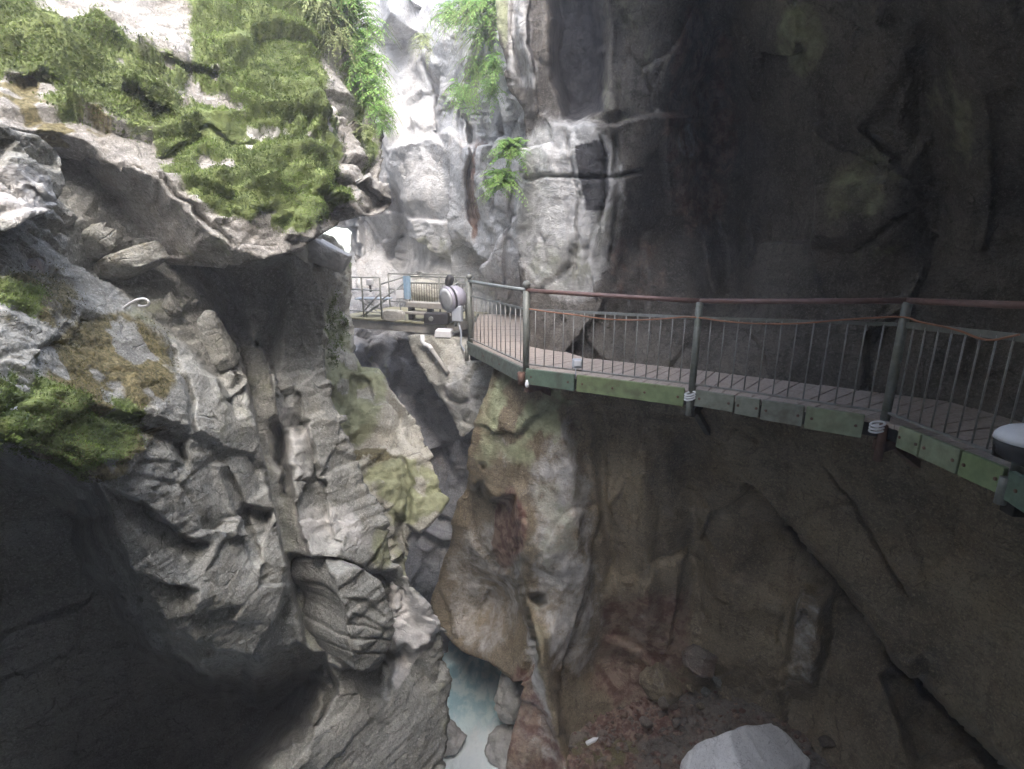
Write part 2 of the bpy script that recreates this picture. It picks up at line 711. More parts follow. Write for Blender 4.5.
# ==================================================================
# MATERIALS
# ==================================================================
M_LEFT = rock_mat("grey_gneiss", (.155, .158, .148), (.345, .35, .325), (.25, .23, .18), .4, .25, (.35, .5, 0), .55)
M_MOSSY = rock_mat("mossy_gneiss", (.16, .152, .138), (.36, .35, .33), (.23, .19, .13), .4, .35, (.2, .6, 0), .5)
M_FAR = rock_mat("pale_limestone", (.28, .285, .29), (.55, .555, .56), (.36, .31, .27), .5, .35, (.1, .15, 0), .45, .85, .55)
M_RIGHT = rock_mat("brown_wet_gneiss", (.085, .068, .045), (.285, .235, .16), (.18, .13, .075), .5, .55, (.2, -.5, 0), .5, .6, 1.0, .45)
M_PILLAR = rock_mat("shaded_streaked_rock", (.042, .037, .033), (.17, .155, .135), (.11, .085, .06), .4, .6, (.05, .1, 0), .55, .75, 1.0, .5)  # base colour kept dark to hold the alcove's shade
M_SLOPE = rock_mat("algae_grey_rock", (.26, .26, .225), (.52, .51, .45), (.36, .31, .23), .35, .35, (.2, .5, 0), .5, .8, .8)
M_THROAT = rock_mat("dark_wet_rock", (.10, .105, .115), (.30, .31, .33), (.17, .15, .13), .4, .5, (.3, .3, 0), .4, .5, .8)

# ==================================================================
# CLIFFS
# ==================================================================
# A: the mossy block that leans out over the gorge, upper left
mass("mossy_overhang",
     [(-90, -90), (335, -90), (346, -30), (352, 0), (362, 40), (374, 90), (383, 140), (385, 175), (390, 207), (382, 214), (350, 221),
      (318, 239), (290, 252), (262, 260), (225, 267), (195, 265), (172, 252), (150, 226), (134, 192), (116, 172), (60, 142), (-90, 120)],
     [(-90, -90, 6.6), (0, 0, 5.8), (-90, 110, 4.5), (0, 110, 4.75), (60, 125, 4.9), (118, 158, 5.05), (100, 0, 6.3), (100, 80, 5.5),
      (200, -90, 8.0), (200, 0, 7.1), (200, 100, 6.0), (190, 180, 5.3), (225, 240, 5.2), (270, 250, 5.4), (300, -60, 9.2), (300, 0, 8.3),
      (300, 100, 6.8), (300, 200, 5.8), (350, 0, 9.3), (370, 90, 8.6), (384, 150, 8.0), (380, 190, 7.2), (388, 212, 7.4), (340, 230, 6.1)],
     M_MOSSY,
     [ramp([(-90, 118), (20, 120), (66, 128), (118, 158), (152, 178), (186, 208), (214, 236), (240, 252), (262, 262)], .022, 1.7),
      step([(108, -5), (150, 20), (185, 45), (192, 66), (180, 66)], .10, 50, -1),
      step([(0, 70), (45, 72), (95, 82), (140, 100), (185, 120)], .22, 45, 1),
      step([(160, 62), (200, 70), (226, 78)], .18, 30, 1),
      step([(150, 150), (200, 126), (240, 132), (262, 128)], .10, 40, 1),
      step([(330, 168), (350, 172), (388, 205)], .35, 50, 1),
      groove([(320, 20), (350, 70), (372, 150), (380, 190)], 7, .3),
      groove([(305, 65), (330, 110), (346, 160)], 6, .25),
      groove([(140, 165), (170, 190), (205, 215), (240, 250)], 3, .12)],
     back=(-1, .15, .1), L=9, res=2.0, seed=1, moss_h=.10,
     disp=dict(facets=((.9, .17, .03), (.3, .06, .01), (.12, .02, .0)), bed=(.2, .5, 0), aniso=(1, 1, 2.0), lump=.07, fine=.012),
     masks=dict(moss=[((176, -90), (330, -90), (340, 20), (322, 60), (335, 130), (350, 200), (300, 232), (262, 218), (225, 214), (190, 190), (160, 150), (150, 130), (190, 110), (196, 60), .95, 20),
                      ((-90, -90), (20, -90), (40, 10), (70, 32), (100, 15), (125, 40), (190, 70), (180, 130), (130, 130), (100, 115), (60, 110), (40, 90), (30, 70), (-90, 60), .86, 22),
                      ((150, 150), (170, 140), (240, 200), (200, 190), .8, 12),
                      ((340, 60), (352, 60), (384, 150), (370, 170), .6, 14)],
                pale=[((108, -40), (180, -40), (192, 62), (176, 62), (130, 20), .2, 8), ((38, 0), (60, 8), (95, 26), (60, 28), .8, 10),
                      (215, 195, 22, 16, .7), (255, 128, 24, 20, .8), (285, 135, 14, 26, .8), (330, 130, 10, 30, .7)],
                algae=[((130, 180), (200, 215), (250, 255), (190, 262), .55, 20)],
                litter=[(70, 125, 50, 20, .8), (20, 95, 50, 26, .7), (90, 75, 60, 24, .5), (140, 105, 30, 20, .5)]),
     label="huge mossy rock block leaning out over the gorge at upper left", cat="overhang")

# pale slab of rock below its left end
mass("rock_slab", [(-90, 112), (0, 122), (40, 136), (62, 160), (68, 182), (66, 202), (42, 214), (20, 226), (-90, 262)],
     [(-90, 112, 3.6), (0, 125, 3.7), (62, 165, 4.1), (66, 200, 4.0), (0, 200, 3.45), (0, 238, 3.35), (-90, 262, 3.0), (30, 215, 3.5), (-90, 180, 3.2)],
     M_LEFT, [groove([(26, 186), (45, 196), (66, 200)], 2, .06), step([(-20, 150), (30, 158), (60, 172)], .15, 30, -1)],
     back=(-1, .6, .2), L=4, seed=21, disp=dict(facets=((.5, .08, .02), (.18, .03, .01)), lump=.05, fine=.015),
     masks=dict(pale=[(15, 195, 55, 35, .75)], rust=[(20, 200, 45, 25, .28)]),
     label="pale weathered rock slab under the mossy overhang at the picture's left edge", cat="rock")

FLUTE = [(215, 285), (232, 320), (248, 350), (264, 395), (272, 440), (284, 500), (300, 570), (324, 662)]
FLUTE2 = [(222, 465), (236, 495), (246, 520), (258, 565)]
# B: the left wall below it: bulging lower slope, recess above, flutes, hollow at the foot
CAVE = [(-90, 446), (0, 438), (60, 455), (104, 476), (112, 520), (126, 560), (150, 600), (176, 632), (215, 655), (260, 662), (300, 648),
        (326, 654), (334, 690), (318, 726), (285, 760), (262, 800), (240, 900), (-90, 900)]
mass("left_cliff",
     [(-90, 80), (120, 120), (230, 190), (292, 215), (290, 255), (306, 266), (320, 292), (321, 335), (328, 380), (342, 425), (358, 465), (378, 505),
      (390, 535), (397, 560), (412, 586), (437, 611), (445, 640), (452, 680), (450, 720), (444, 765), (436, 850), (-90, 850)],
     [(a, b, d * .93) for a, b, d in
 [(-90, 90, 5.2), (60, 180, 5.6), (120, 230, 5.8), (60, 262, 4.9), (-90, 250, 3.6), (0, 272, 3.75), (0, 340, 3.2), (0, 430, 2.75), (-90, 440, 2.3),
      (60, 300, 4.2), (100, 310, 4.6), (60, 440, 3.15), (104, 470, 3.5), (110, 380, 4.05), (150, 310, 5.1), (170, 400, 4.5), (200, 270, 6.6),
      (260, 250, 7.1), (215, 330, 5.9), (200, 420, 4.75), (150, 480, 3.95), (250, 400, 5.7), (285, 300, 7.2), (290, 260, 7.5), (318, 330, 7.5),
      (300, 400, 6.6), (150, 560, 3.95), (180, 600, 4.05), (230, 600, 4.5), (250, 520, 5.1), (300, 520, 5.7), (350, 500, 6.7), (385, 530, 7.0),
      (330, 640, 5.5), (390, 600, 6.4), (437, 612, 7.0), (450, 680, 7.0), (446, 765, 6.4), (400, 700, 6.0), (350, 700, 5.5), (300, 790, 4.9),
      (0, 560, 3.5), (0, 700, 3.3), (100, 700, 4.0), (200, 740, 4.5), (100, 850, 3.8), (400, 850, 5.3)]],
     M_LEFT,
     [pit(rough(CAVE, 5, 9, 3), 3.2, 45), step(rough(CAVE[:14], 4, 9, 4, False), .7, 90, 1, 2, False),
      # the recess under the overhang and its edges
      step([(60, 258), (110, 285), (150, 318), (185, 345), (215, 380), (235, 420)], .55, 55, -1, 3),
      strip(FLUTE, 12, .55, 1.5, .2),
      groove([(195, 250), (228, 300), (250, 345)], 14, .5),
      strip(FLUTE2, 5.5, .12, 1.2),
      step([(222, 318), (236, 345), (236, 372), (224, 366)], -.25, 12, -1, 1.5),
      step([(252, 345), (266, 352), (288, 400), (296, 404)], .35, 40, -1, 1.5),
      step([(296, 404), (312, 442), (330, 500), (338, 548)], .25, 40, 1, 1.5),
      groove([(276, 420), (283, 440), (282, 462)], 6, .6, True),
      step([(242, 500), (256, 508), (272, 512)], .3, 22, 1, 1.5),
      step([(288, 255), (280, 330), (275, 380)], .5, 70, 1, 8),
      # broken ledges lower right
      step([(288, 552), (312, 556), (340, 562), (362, 572), (388, 572), (398, 566)], .75, 55, 1, 2),
      step([(330, 590), (352, 600), (372, 612), (385, 632), (384, 655), (372, 668)], .35, 25, -1, 2),
      pit([(308, 596), (326, 584), (336, 600), (338, 640), (318, 642), (306, 622)], .9, 12),
      step([(325, 664), (345, 668), (374, 666), (392, 652), (404, 640)], .3, 50, 1, 2),
      step([(388, 588), (394, 620), (392, 660), (388, 700)], .3, 40, 1, 3),
      step([(335, 640), (360, 638), (384, 640)], -.12, 14, 1, 1.5), step([(332, 620), (356, 614), (380, 622)], .10, 12, 1, 1.5),
      step([(300, 385), (308, 410), (300, 440)], .3, 25, 1, 2), groove([(276, 455), (288, 470), (284, 500)], 4, .4),
      groove([(130, 418), (160, 430), (185, 440), (190, 470)], 4, .18), groove([(170, 340), (190, 400), (192, 450)], 3, .15),
      step([(105, 490), (150, 505), (190, 540), (210, 545)], .22, 35, 1),
      step([(120, 560), (160, 580), (200, 590)], .2, 30, 1)],
     back=(-1, .12, 0), L=9, res=1.8, seed=2, flat=.7, moss_h=.05,
     disp=dict(facets=((1.1, .12, .02), (.38, .048, .006), (.13, .022, .003)), bed=(.35, .5, 0), aniso=(1, 1, 2.2), lump=.04, fine=.010, layers=(.085, .03)),
     masks=dict(calm=[(*band(FLUTE, 14), 1.0, 4), (*band(FLUTE2, 7), 1.0, 3), ((100, 285), (150, 300), (215, 350), (230, 420), (200, 440), (150, 400), (90, 320), .8, 25), ((200, 345), (225, 400), (245, 430), (262, 500), (330, 650), (322, 670), (280, 590), (240, 510), (222, 430), .85, 10),
                      ((-90, 520), (110, 520), (170, 640), (260, 680), (320, 690), (260, 850), (-90, 850), .35, 40), ((330, 680), (440, 650), (450, 760), (300, 820), .6, 20), ((300, 420), (330, 430), (390, 560), (340, 550), .6, 14),
                      ((225, 255), (285, 262), (290, 380), (250, 340), .6, 20)],
                moss=[((-90, 345), (0, 342), (50, 380), (90, 400), (100, 460), (85, 478), (50, 462), (0, 445), (-90, 446), 1.0, 12), (105, 430, 50, 40, .6),
                      ((-90, 270), (0, 280), (40, 290), (40, 330), (0, 330), (-90, 320), .7, 18)],
                litter=[(110, 370, 75, 65, .85), (90, 430, 80, 50, 1.0), (30, 300, 60, 40, .55), (110, 470, 30, 20, .6)],
                pale=[((388, 570), (437, 608), (440, 640), (420, 660), (395, 690), (385, 640), 1.0, 8), ((340, 690), (450, 670), (452, 760), (330, 780), .35, 20), (290, 450, 30, 60, .45),
                      ((286, 500), (350, 500), (385, 550), (300, 560), .5, 14), (360, 630, 26, 30, .5), (160, 500, 50, 40, .35)],
                algae=[(*band(FLUTE, 11), .36, 3), (160, 320, 50, 25, .5), (385, 545, 20, 30, .6), (440, 690, 20, 70, .4), (225, 420, 30, 40, .35)],
                rust=[(320, 575, 14, 12, .5), (150, 440, 25, 18, .25)]),
     label="broken grey cliff of the left bank with smooth flutes and a dark hollow at its foot")

mass("layered_rock", [(334, 574), (348, 568), (364, 570), (378, 582), (388, 600), (392, 626), (389, 648), (380, 660), (368, 668), (352, 669), (349, 645), (346, 612), (338, 592)],
     [(334, 575, 5.02), (362, 570, 5.35), (392, 620, 5.55), (388, 650, 5.45), (352, 668, 4.95), (347, 610, 5.0), (372, 620, 5.2)],
     M_LEFT, [step([(340, 596), (365, 600), (384, 618)], .07, 14, 1, 1.2), step([(346, 612), (366, 618), (386, 630)], .06, 12, 1, 1.2), groove([(348, 634), (370, 636), (388, 640)], 1.2, .06, False),
              groove([(350, 648), (368, 650), (386, 652)], 1.2, .06, False), groove([(347, 624), (362, 625), (376, 629)], 1.0, .05)],
     back=(-1, .5, 0), L=2.5, res=1.4, seed=11, edge=.8, disp=dict(facets=((.5, .05, .0), (.16, .015, .0)), bed=(.1, .15, 0), lump=.02, fine=.006, layers=(.06, .05)),
     masks=dict(pale=[(370, 640, 20, 26, .3)]), label="finely layered grey rock face tucked under the broken ledge of the left cliff", cat="rock")

# C: green slope further along the left bank, with the wedged boulder below
mass("mossy_bank",
     [(280, 225), (330, 236), (341, 246), (346, 262), (349, 300), (352, 335), (354, 352), (366, 366), (379, 379), (391, 396), (403, 413), (416, 430),
      (430, 454), (440, 476), (446, 491), (438, 503), (424, 520), (408, 540), (401, 562), (399, 592), (380, 630), (300, 630), (260, 420)],
     [(285, 235, 9.0), (340, 250, 11.5), (350, 330, 11.2), (330, 350, 9.8), (320, 450, 8.3), (366, 370, 10.4), (400, 412, 9.8), (445, 490, 9.2),
      (380, 440, 9.0), (380, 480, 8.5), (410, 520, 8.7), (360, 560, 7.9), (398, 590, 8.4), (400, 470, 8.8), (330, 540, 7.8), (300, 330, 9.2)],
     M_SLOPE,
     [groove([(398, 452), (408, 485), (400, 520), (398, 560)], 4, .35), step([(340, 442), (370, 448), (405, 452)], .35, 45, -1, 4),
      groove([(385, 395), (400, 425), (412, 450)], 3, .15), pit([(372, 500), (385, 505), (384, 525), (372, 515)], .3, 6),
      step([(345, 380), (366, 385), (372, 400)], .2, 20, 1)],
     back=(-1, .3, 0), L=7, res=1.8, seed=3, flat=.6, moss_h=.05,
     disp=dict(facets=((.9, .20, .05), (.3, .07, .02)), bed=(.2, .4, 0), aniso=(1, 1, 1.5), lump=.14, fine=.02),
     masks=dict(algae=[(350, 400, 40, 50, .95), (395, 490, 45, 40, .95), (330, 340, 25, 60, .6), (425, 490, 25, 30, 1.0), (400, 560, 20, 40, .6)],
                litter=[((318, 436), (380, 446), (405, 458), (370, 462), (330, 456), .8, 8), (325, 400, 16, 30, .6)],
                moss=[(330, 330, 14, 40, .4)]),
     label="green algae-stained bank of rock below the far platform's left end")

# D: dark throat behind and below the platform
mass("gorge_throat",
     [(320, 290), (500, 290), (540, 380), (550, 600), (550, 850), (390, 850), (380, 560), (330, 420)],
     [(340, 300, 17.5), (360, 350, 15.5), (372, 400, 13.5), (400, 360, 17.5), (430, 380, 16), (460, 330, 16), (415, 430, 13), (440, 480, 12.2), (410, 540, 11.3), (430, 590, 11),
      (480, 560, 11), (480, 640, 11.6), (445, 640, 11.4), (480, 690, 11.3), (480, 760, 11.2), (445, 760, 11.0), (530, 640, 11.2), (500, 400, 12.5), (450, 840, 10.7), (540, 840, 10.5)],
     M_THROAT,
     [groove([(372, 345), (380, 380), (392, 420)], 7, 1.2), step([(400, 440), (425, 455), (450, 440)], .8, 60, 1, 3),
      step([(415, 520), (440, 545), (470, 540)], .5, 40, 1, 3), step([(425, 600), (450, 655), (480, 670), (515, 680)], .35, 30, -1, 3),
      groove([(440, 600), (475, 640), (520, 660)], 6, .4), groove([(415, 400), (440, 430), (455, 470)], 5, .5)],
     back=(0, 1, 0), L=6, res=2.0, seed=4,
     disp=dict(facets=((1.3, .35, .08), (.4, .10, .03)), bed=(.3, .5, 0), aniso=(1, 1, 1.3), lump=.25, fine=.03),
     masks=dict(algae=[(378, 370, 10, 40, .6)], pale=[((448, 652), (470, 664), (500, 676), (498, 690), (465, 682), (446, 670), .85, 5)],
                rust=[(425, 470, 30, 40, .3)]),
     label="dark wet rock deep in the gorge behind and below the far platform")

# pale rounded rock under the platform's right end
mass("rock_buttress",
     [(410, 336), (450, 337), (455, 346), (480, 350), (505, 354), (498, 385), (485, 415), (474, 428), (465, 436), (453, 428), (444, 408), (436, 396), (428, 372), (416, 352)],
     [(410, 336, 12.9), (430, 360, 12.4), (450, 340, 12.2), (500, 345, 11.5), (450, 390, 11.4), (464, 434, 11.0), (490, 400, 10.8), (436, 396, 11.9)],
     M_SLOPE, [groove([(444, 396), (460, 402), (480, 398)], 2.5, .18), step([(420, 345), (440, 360), (450, 400)], .15, 30, 1)],
     back=(.2, 1, 0), L=4, res=1.6, seed=5, disp=dict(facets=((1.0, .16, .04), (.35, .04, .01)), lump=.1, fine=.015),
     masks=dict(pale=[(460, 390, 30, 40, .45)]),
     label="rounded grey rock buttress under the right end of the far platform", cat="rock")

# E: the bright far wall
mass("far_cliff",
     [(330, -90), (540, -90), (545, 340), (335, 340), (335, 256), (345, 251), (350, 244), (350, 233), (345, 228), (330, 226)],
     [(335, -60, 21), (350, 0, 19.5), (400, 20, 19.3), (412, 70, 18.6), (412, -40, 20.2), (395, 120, 18.2), (440, 100, 17.6), (430, 20, 18), (460, 30, 15.5), (495, 20, 12.5),
      (490, 90, 12.5), (520, 120, 11.8), (480, 140, 14), (515, 180, 11.8), (515, 260, 13), (475, 200, 15), (475, 290, 15.5), (430, 150, 17.5), (430, 200, 16.5), (430, 280, 16.5),
      (400, 200, 18), (390, 250, 21), (360, 200, 22), (360, 300, 19), (450, 320, 16), (400, 320, 18), (460, -80, 18), (520, 330, 14.5)],
     M_FAR,
     [pit([(360, -110), (430, -110), (426, 34), (412, 48), (392, 50), (370, 40)], -2.2, 30), step([(388, 150), (420, 146), (438, 138), (456, 132), (468, 148), (500, 142)], -.8, 60, 1, 2),
      groove([(398, 185), (404, 230), (398, 270)], 6, 1.6), groove([(424, 60), (436, 90), (440, 120), (452, 150)], 3, .7),
      groove([(470, 95), (478, 140), (482, 200), (486, 240)], 4, 1.0), step([(386, 210), (420, 216), (455, 224)], .5, 30, -1, 2),
      groove([(505, 110), (500, 160), (504, 220)], 3, .5), pit([(470, 120), (486, 128), (488, 150), (474, 152)], 1.2, 8),
      groove([(462, 60), (466, 110), (470, 150)], 3, .6), step([(455, 100), (470, 112), (486, 116)], .6, 30, 1, 2)],
     back=(0, 1, .1), L=8, res=1.7, seed=6, flat=.6, edge=1.0,
     disp=dict(facets=((2.6, .42, .08), (.9, .16, .03), (.35, .05, .01)), bed=(.1, .2, 0), aniso=(1, 1, 1.1), lump=.12, lump_s=.3, fine=.02, fine_s=3),
     masks=dict(pale=[((376, 48), (424, 45), (452, 140), (392, 145), 1.0, 10), (425, 190, 35, 40, .5), (425, 260, 40, 30, .6)],
                algae=[(430, 245, 30, 14, .5), (480, 50, 30, 50, .5), (400, 15, 30, 18, .3), (355, 200, 14, 50, .3)],
                rust=[(484, 190, 8, 60, .6), (446, 110, 8, 30, .3)]),
     label="bright pale cliff at the far end of the gorge with a square overhang near its top")

# F: the right wall above the walkway: lit pillar running into a dark alcove, both also painted into the colour
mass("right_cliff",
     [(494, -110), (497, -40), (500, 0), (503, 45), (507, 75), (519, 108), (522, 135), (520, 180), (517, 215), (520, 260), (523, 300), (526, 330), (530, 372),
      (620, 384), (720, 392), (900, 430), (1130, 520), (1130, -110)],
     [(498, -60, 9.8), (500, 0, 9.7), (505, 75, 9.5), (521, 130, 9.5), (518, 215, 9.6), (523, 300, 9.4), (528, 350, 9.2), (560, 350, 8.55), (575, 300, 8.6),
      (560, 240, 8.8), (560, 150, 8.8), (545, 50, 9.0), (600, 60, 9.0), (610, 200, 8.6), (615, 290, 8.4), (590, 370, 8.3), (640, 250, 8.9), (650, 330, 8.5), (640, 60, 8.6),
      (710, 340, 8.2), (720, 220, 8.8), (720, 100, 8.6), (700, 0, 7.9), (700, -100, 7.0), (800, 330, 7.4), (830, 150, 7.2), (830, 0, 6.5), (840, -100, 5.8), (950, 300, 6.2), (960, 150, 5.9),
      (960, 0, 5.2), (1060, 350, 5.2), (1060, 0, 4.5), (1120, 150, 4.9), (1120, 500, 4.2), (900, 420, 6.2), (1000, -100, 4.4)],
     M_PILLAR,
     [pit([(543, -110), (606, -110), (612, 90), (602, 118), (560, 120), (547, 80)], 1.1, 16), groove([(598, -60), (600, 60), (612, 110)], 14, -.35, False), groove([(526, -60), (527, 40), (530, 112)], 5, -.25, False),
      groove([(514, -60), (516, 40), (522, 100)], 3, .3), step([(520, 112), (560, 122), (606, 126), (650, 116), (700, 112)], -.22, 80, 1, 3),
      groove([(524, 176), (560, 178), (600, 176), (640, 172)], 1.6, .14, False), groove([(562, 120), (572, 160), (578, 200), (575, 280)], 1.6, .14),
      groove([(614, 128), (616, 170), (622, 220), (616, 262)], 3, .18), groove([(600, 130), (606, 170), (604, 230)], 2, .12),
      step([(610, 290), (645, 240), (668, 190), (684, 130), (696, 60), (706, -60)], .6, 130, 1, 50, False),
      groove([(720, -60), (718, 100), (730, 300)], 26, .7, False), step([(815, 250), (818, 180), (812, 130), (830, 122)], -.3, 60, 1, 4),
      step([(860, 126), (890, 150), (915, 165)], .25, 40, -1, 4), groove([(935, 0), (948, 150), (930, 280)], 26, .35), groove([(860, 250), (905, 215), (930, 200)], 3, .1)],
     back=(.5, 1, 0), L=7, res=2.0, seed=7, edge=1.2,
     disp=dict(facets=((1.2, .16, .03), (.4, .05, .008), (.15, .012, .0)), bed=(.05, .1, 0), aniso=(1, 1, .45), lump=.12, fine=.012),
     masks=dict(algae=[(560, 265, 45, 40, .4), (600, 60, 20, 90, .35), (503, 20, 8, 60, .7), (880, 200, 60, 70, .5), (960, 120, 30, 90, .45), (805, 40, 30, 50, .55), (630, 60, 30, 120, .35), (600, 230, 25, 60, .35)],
                pale=[(566, 205, 68, 110, .78), ((500, -60), (535, -60), (540, 100), (506, 90), .5, 14), (690, 140, 16, 22, .5)], rust=[(700, 120, 45, 160, .45), (640, 270, 40, 50, .35)], stain=[((545, -110), (600, -110), (606, 60), (604, 116), (560, 118), (548, 70), .75, 14), ((574, 145), (604, 140), (612, 180), (606, 212), (582, 210), .7, 8), ((526, -110), (533, -110), (534, 60), (528, 90), .7, 5)]),  # broad pale patch paints the corner's light into the rock colour
     label="tall right cliff, painted paler at its lit left corner and hollowed into a dark alcove behind the walkway")

# G: the right wall below the walkway with the pale rib and the brown hollow beside it
mass("lower_right_cliff",
     [(496, 352), (488, 385), (480, 412), (473, 438), (466, 465), (461, 500), (451, 545), (440, 578), (431, 602), (441, 628), (460, 650), (498, 668), (520, 690),
      (512, 720), (505, 760), (495, 850), (1130, 850), (1130, 540), (1024, 484), (885, 424), (690, 396), (575, 380), (520, 368)],
     [(496, 356, 8.6), (488, 395, 8.5), (473, 440, 8.7), (466, 470, 8.8), (440, 590, 9.3), (505, 430, 7.9), (540, 392, 7.45), (528, 480, 7.55), (530, 560, 7.4),
      (545, 640, 7.2), (560, 720, 7.1), (575, 800, 6.9), (560, 560, 7.2), (600, 560, 7.5), (600, 450, 7.4), (640, 420, 7.2), (600, 660, 7.8), (700, 430, 6.9), (700, 560, 7.4),
      (700, 640, 7.6), (640, 700, 7.9), (800, 450, 6.3), (790, 530, 6.5), (800, 640, 6.7), (880, 450, 5.6), (900, 600, 5.4), (1000, 500, 4.6), (1000, 650, 4.5),
      (1110, 600, 3.8), (1110, 830, 3.4), (950, 800, 4.6), (820, 740, 6.3), (720, 720, 7.5), (620, 800, 7.6), (750, 830, 6.8), (500, 600, 9.0)],
     M_RIGHT,
     [pit([(400, 470), (462, 476), (469, 487), (478, 479), (490, 498), (511, 496), (513, 520), (517, 548), (524, 590), (533, 625), (541, 660), (532, 684), (440, 700)], .8, 6),
      groove([(511, 500), (519, 560), (528, 610), (540, 660), (560, 730), (572, 790)], 9, -.25, False),
      pit([(524, 586), (530, 592), (546, 590), (548, 604), (538, 610), (528, 602)], .5, 5), pit([(478, 462), (484, 460), (486, 470), (480, 474)], .4, 5),
      step([(790, 528), (832, 574), (880, 628), (930, 688), (975, 735), (1030, 790)], .8, 75, 1, 3, False),
      groove([(790, 528), (832, 574), (880, 628), (930, 688), (975, 735), (1030, 790)], 5, .5, False), groove([(818, 462), (850, 505), (880, 560), (905, 610)], 1.8, .10), step([(560, 400), (580, 470), (592, 560), (600, 640), (590, 700)], .35, 90, -1, 10),
      groove([(690, 420), (692, 520), (700, 640)], 16, .35), groove([(640, 430), (644, 560), (650, 650)], 12, -.18), groove([(596, 400), (604, 500), (620, 600)], 5, .2),
      step([(802, 586), (788, 640), (784, 690)], -.22, 30, -1, 4), step([(830, 590), (826, 640), (812, 700)], -.25, 40, 1, 6),
      step([(885, 670), (905, 720), (915, 769)], .25, 60, -1, 3), step([(600, 640), (640, 650), (680, 690)], -.2, 40, 1, 6)],
     back=(.5, 1, 0), L=5, res=2.0, seed=8, edge=1.4,
     disp=dict(facets=((1.4, .16, .015), (.5, .05, .006), (.17, .014, .0)), bed=(.1, -.25, 0), aniso=(1, 1, .4), lump=.12, fine=.010),
     masks=dict(pale=[((512, 470), (570, 400), (600, 480), (606, 560), (612, 620), (600, 690), (545, 680), (522, 590), .5, 34), ((800, 450), (870, 450), (960, 590), (1010, 690), (970, 710), (880, 620), (800, 530), .16, 30), ((795, 585), (830, 600), (820, 690), (780, 690), .4, 14), ((520, 600), (560, 740), (575, 790), (545, 790), (530, 690), .6, 8),
                      (495, 455, 20, 20, .4), (485, 590, 50, 90, .45), (640, 640, 30, 40, .35), ((495, 690), (520, 670), (545, 700), (560, 790), (495, 790), .4, 8)],
                algae=[(530, 415, 55, 65, .8), (556, 520, 40, 80, .45), (485, 435, 16, 40, .6), (560, 430, 30, 50, .5), (540, 640, 14, 60, .4), (1000, 700, 60, 60, .3)],
                rust=[(505, 530, 18, 45, .75), ((500, 690), (520, 660), (555, 720), (580, 790), (500, 790), .5, 10), ((600, 600), (690, 580), (700, 660), (660, 700), (590, 700), .5, 25), (650, 690, 60, 30, .5)],
                litter=[]),
     label="brown right cliff below the walkway with a pale rib on its left edge and a slanting slab")

# the river and the shingle bank
WATER = bpy.data.materials.new("pale_turquoise_water")
nt, N, L_ = nodes_of(WATER)
bs = N["Principled BSDF"]
tcw = N.new("ShaderNodeTexCoord").outputs["Object"]
nw = noise_n(nt, mapping_n(nt, tcw, (1.2, .7, 1)), 3.2, 6, .6, .2)
sx_ = N.new("ShaderNodeSeparateXYZ")
L_.new(tcw, sx_.inputs[0])
foam = ramp_n(nt, math_n(nt, 'ADD', sx_.outputs[1], math_n(nt, 'MULTIPLY', nw, 2.5)), 11.2, 10.2)
wc = mix_col(nt, ramp_n(nt, nw, .42, .62), (.42, .68, .75), (.74, .90, .92))
L_.new(mix_col(nt, foam, wc, (.86, .93, .94)), bs.inputs["Base Color"])
bs.inputs["Roughness"].default_value = .22
bpw = N.new("ShaderNodeBump")
bpw.inputs["Strength"].default_value = .5
bpw.inputs["Distance"].default_value = .15
L_.new(nw, bpw.inputs["Height"])
L_.new(bpw.outputs[0], bs.inputs["Normal"])
gx = np.linspace(-14, 14, 141)
gy = np.linspace(-6, 26, 161)
GX, GY = np.meshgrid(gx, gy)
Wv = np.c_[GX.ravel(), GY.ravel(), np.zeros(GX.size)]
Wv[:, 2] = -10.7 + .09 * fbm(Wv * 1.1, 4, 5)
ii = np.arange(GX.size).reshape(GX.shape)
river = mesh_np("river", Wv, np.c_[ii[:-1, :-1].ravel(), ii[:-1, 1:].ravel(), ii[1:, 1:].ravel(), ii[1:, :-1].ravel()], WATER)
link(river)
tag(river, "pale turquoise white water at the bottom of the gorge", "river", None, "structure")
M_BANK = rock_mat("shingle", (.07, .06, .05), (.22, .19, .16), (.12, .06, .035), .8, .2, (0, 0, 0), .8, .7, 2.0)
gm = bpy.data.materials.new("bedrock")
nt, N, L_ = nodes_of(gm)
N["Principled BSDF"].inputs["Base Color"].default_value = (.12, .12, .12, 1)
gme = bpy.data.meshes.new("ground")
gme.from_pydata([(-600, -600, -11.6), (600, -600, -11.6), (600, 600, -11.6), (-600, 600, -11.6)], [], [(0, 1, 2, 3)])
gme.materials.append(gm)
tag(link(bpy.data.objects.new("ground", gme)), "bedrock under the gorge", "ground", None, "structure")

mass("shingle_bank", [(575, 690), (610, 692), (660, 690), (720, 680), (790, 700), (850, 740), (900, 860), (560, 860), (568, 760)],
     [(580, 690, 8.0), (660, 690, 8.05), (720, 680, 7.9), (790, 700, 7.2), (850, 760, 6.2), (575, 769, 6.75), (640, 769, 6.55), (740, 769, 6.2), (560, 860, 5.0), (700, 860, 4.8), (880, 860, 4.6)],
     M_BANK, [], back=(0, .3, -1), L=3, seed=9, res=1.8, disp=dict(facets=((.35, .12, .03), (.14, .05, .02)), lump=.08, fine=.03, aniso=(1, 1, 1)),
     masks=dict(rust=[(630, 715, 60, 30, .95), (600, 760, 50, 25, .6)], litter=[(605, 750, 40, 18, .8)]),
     label="rust-brown debris bank at the foot of the right cliff", cat="bank")


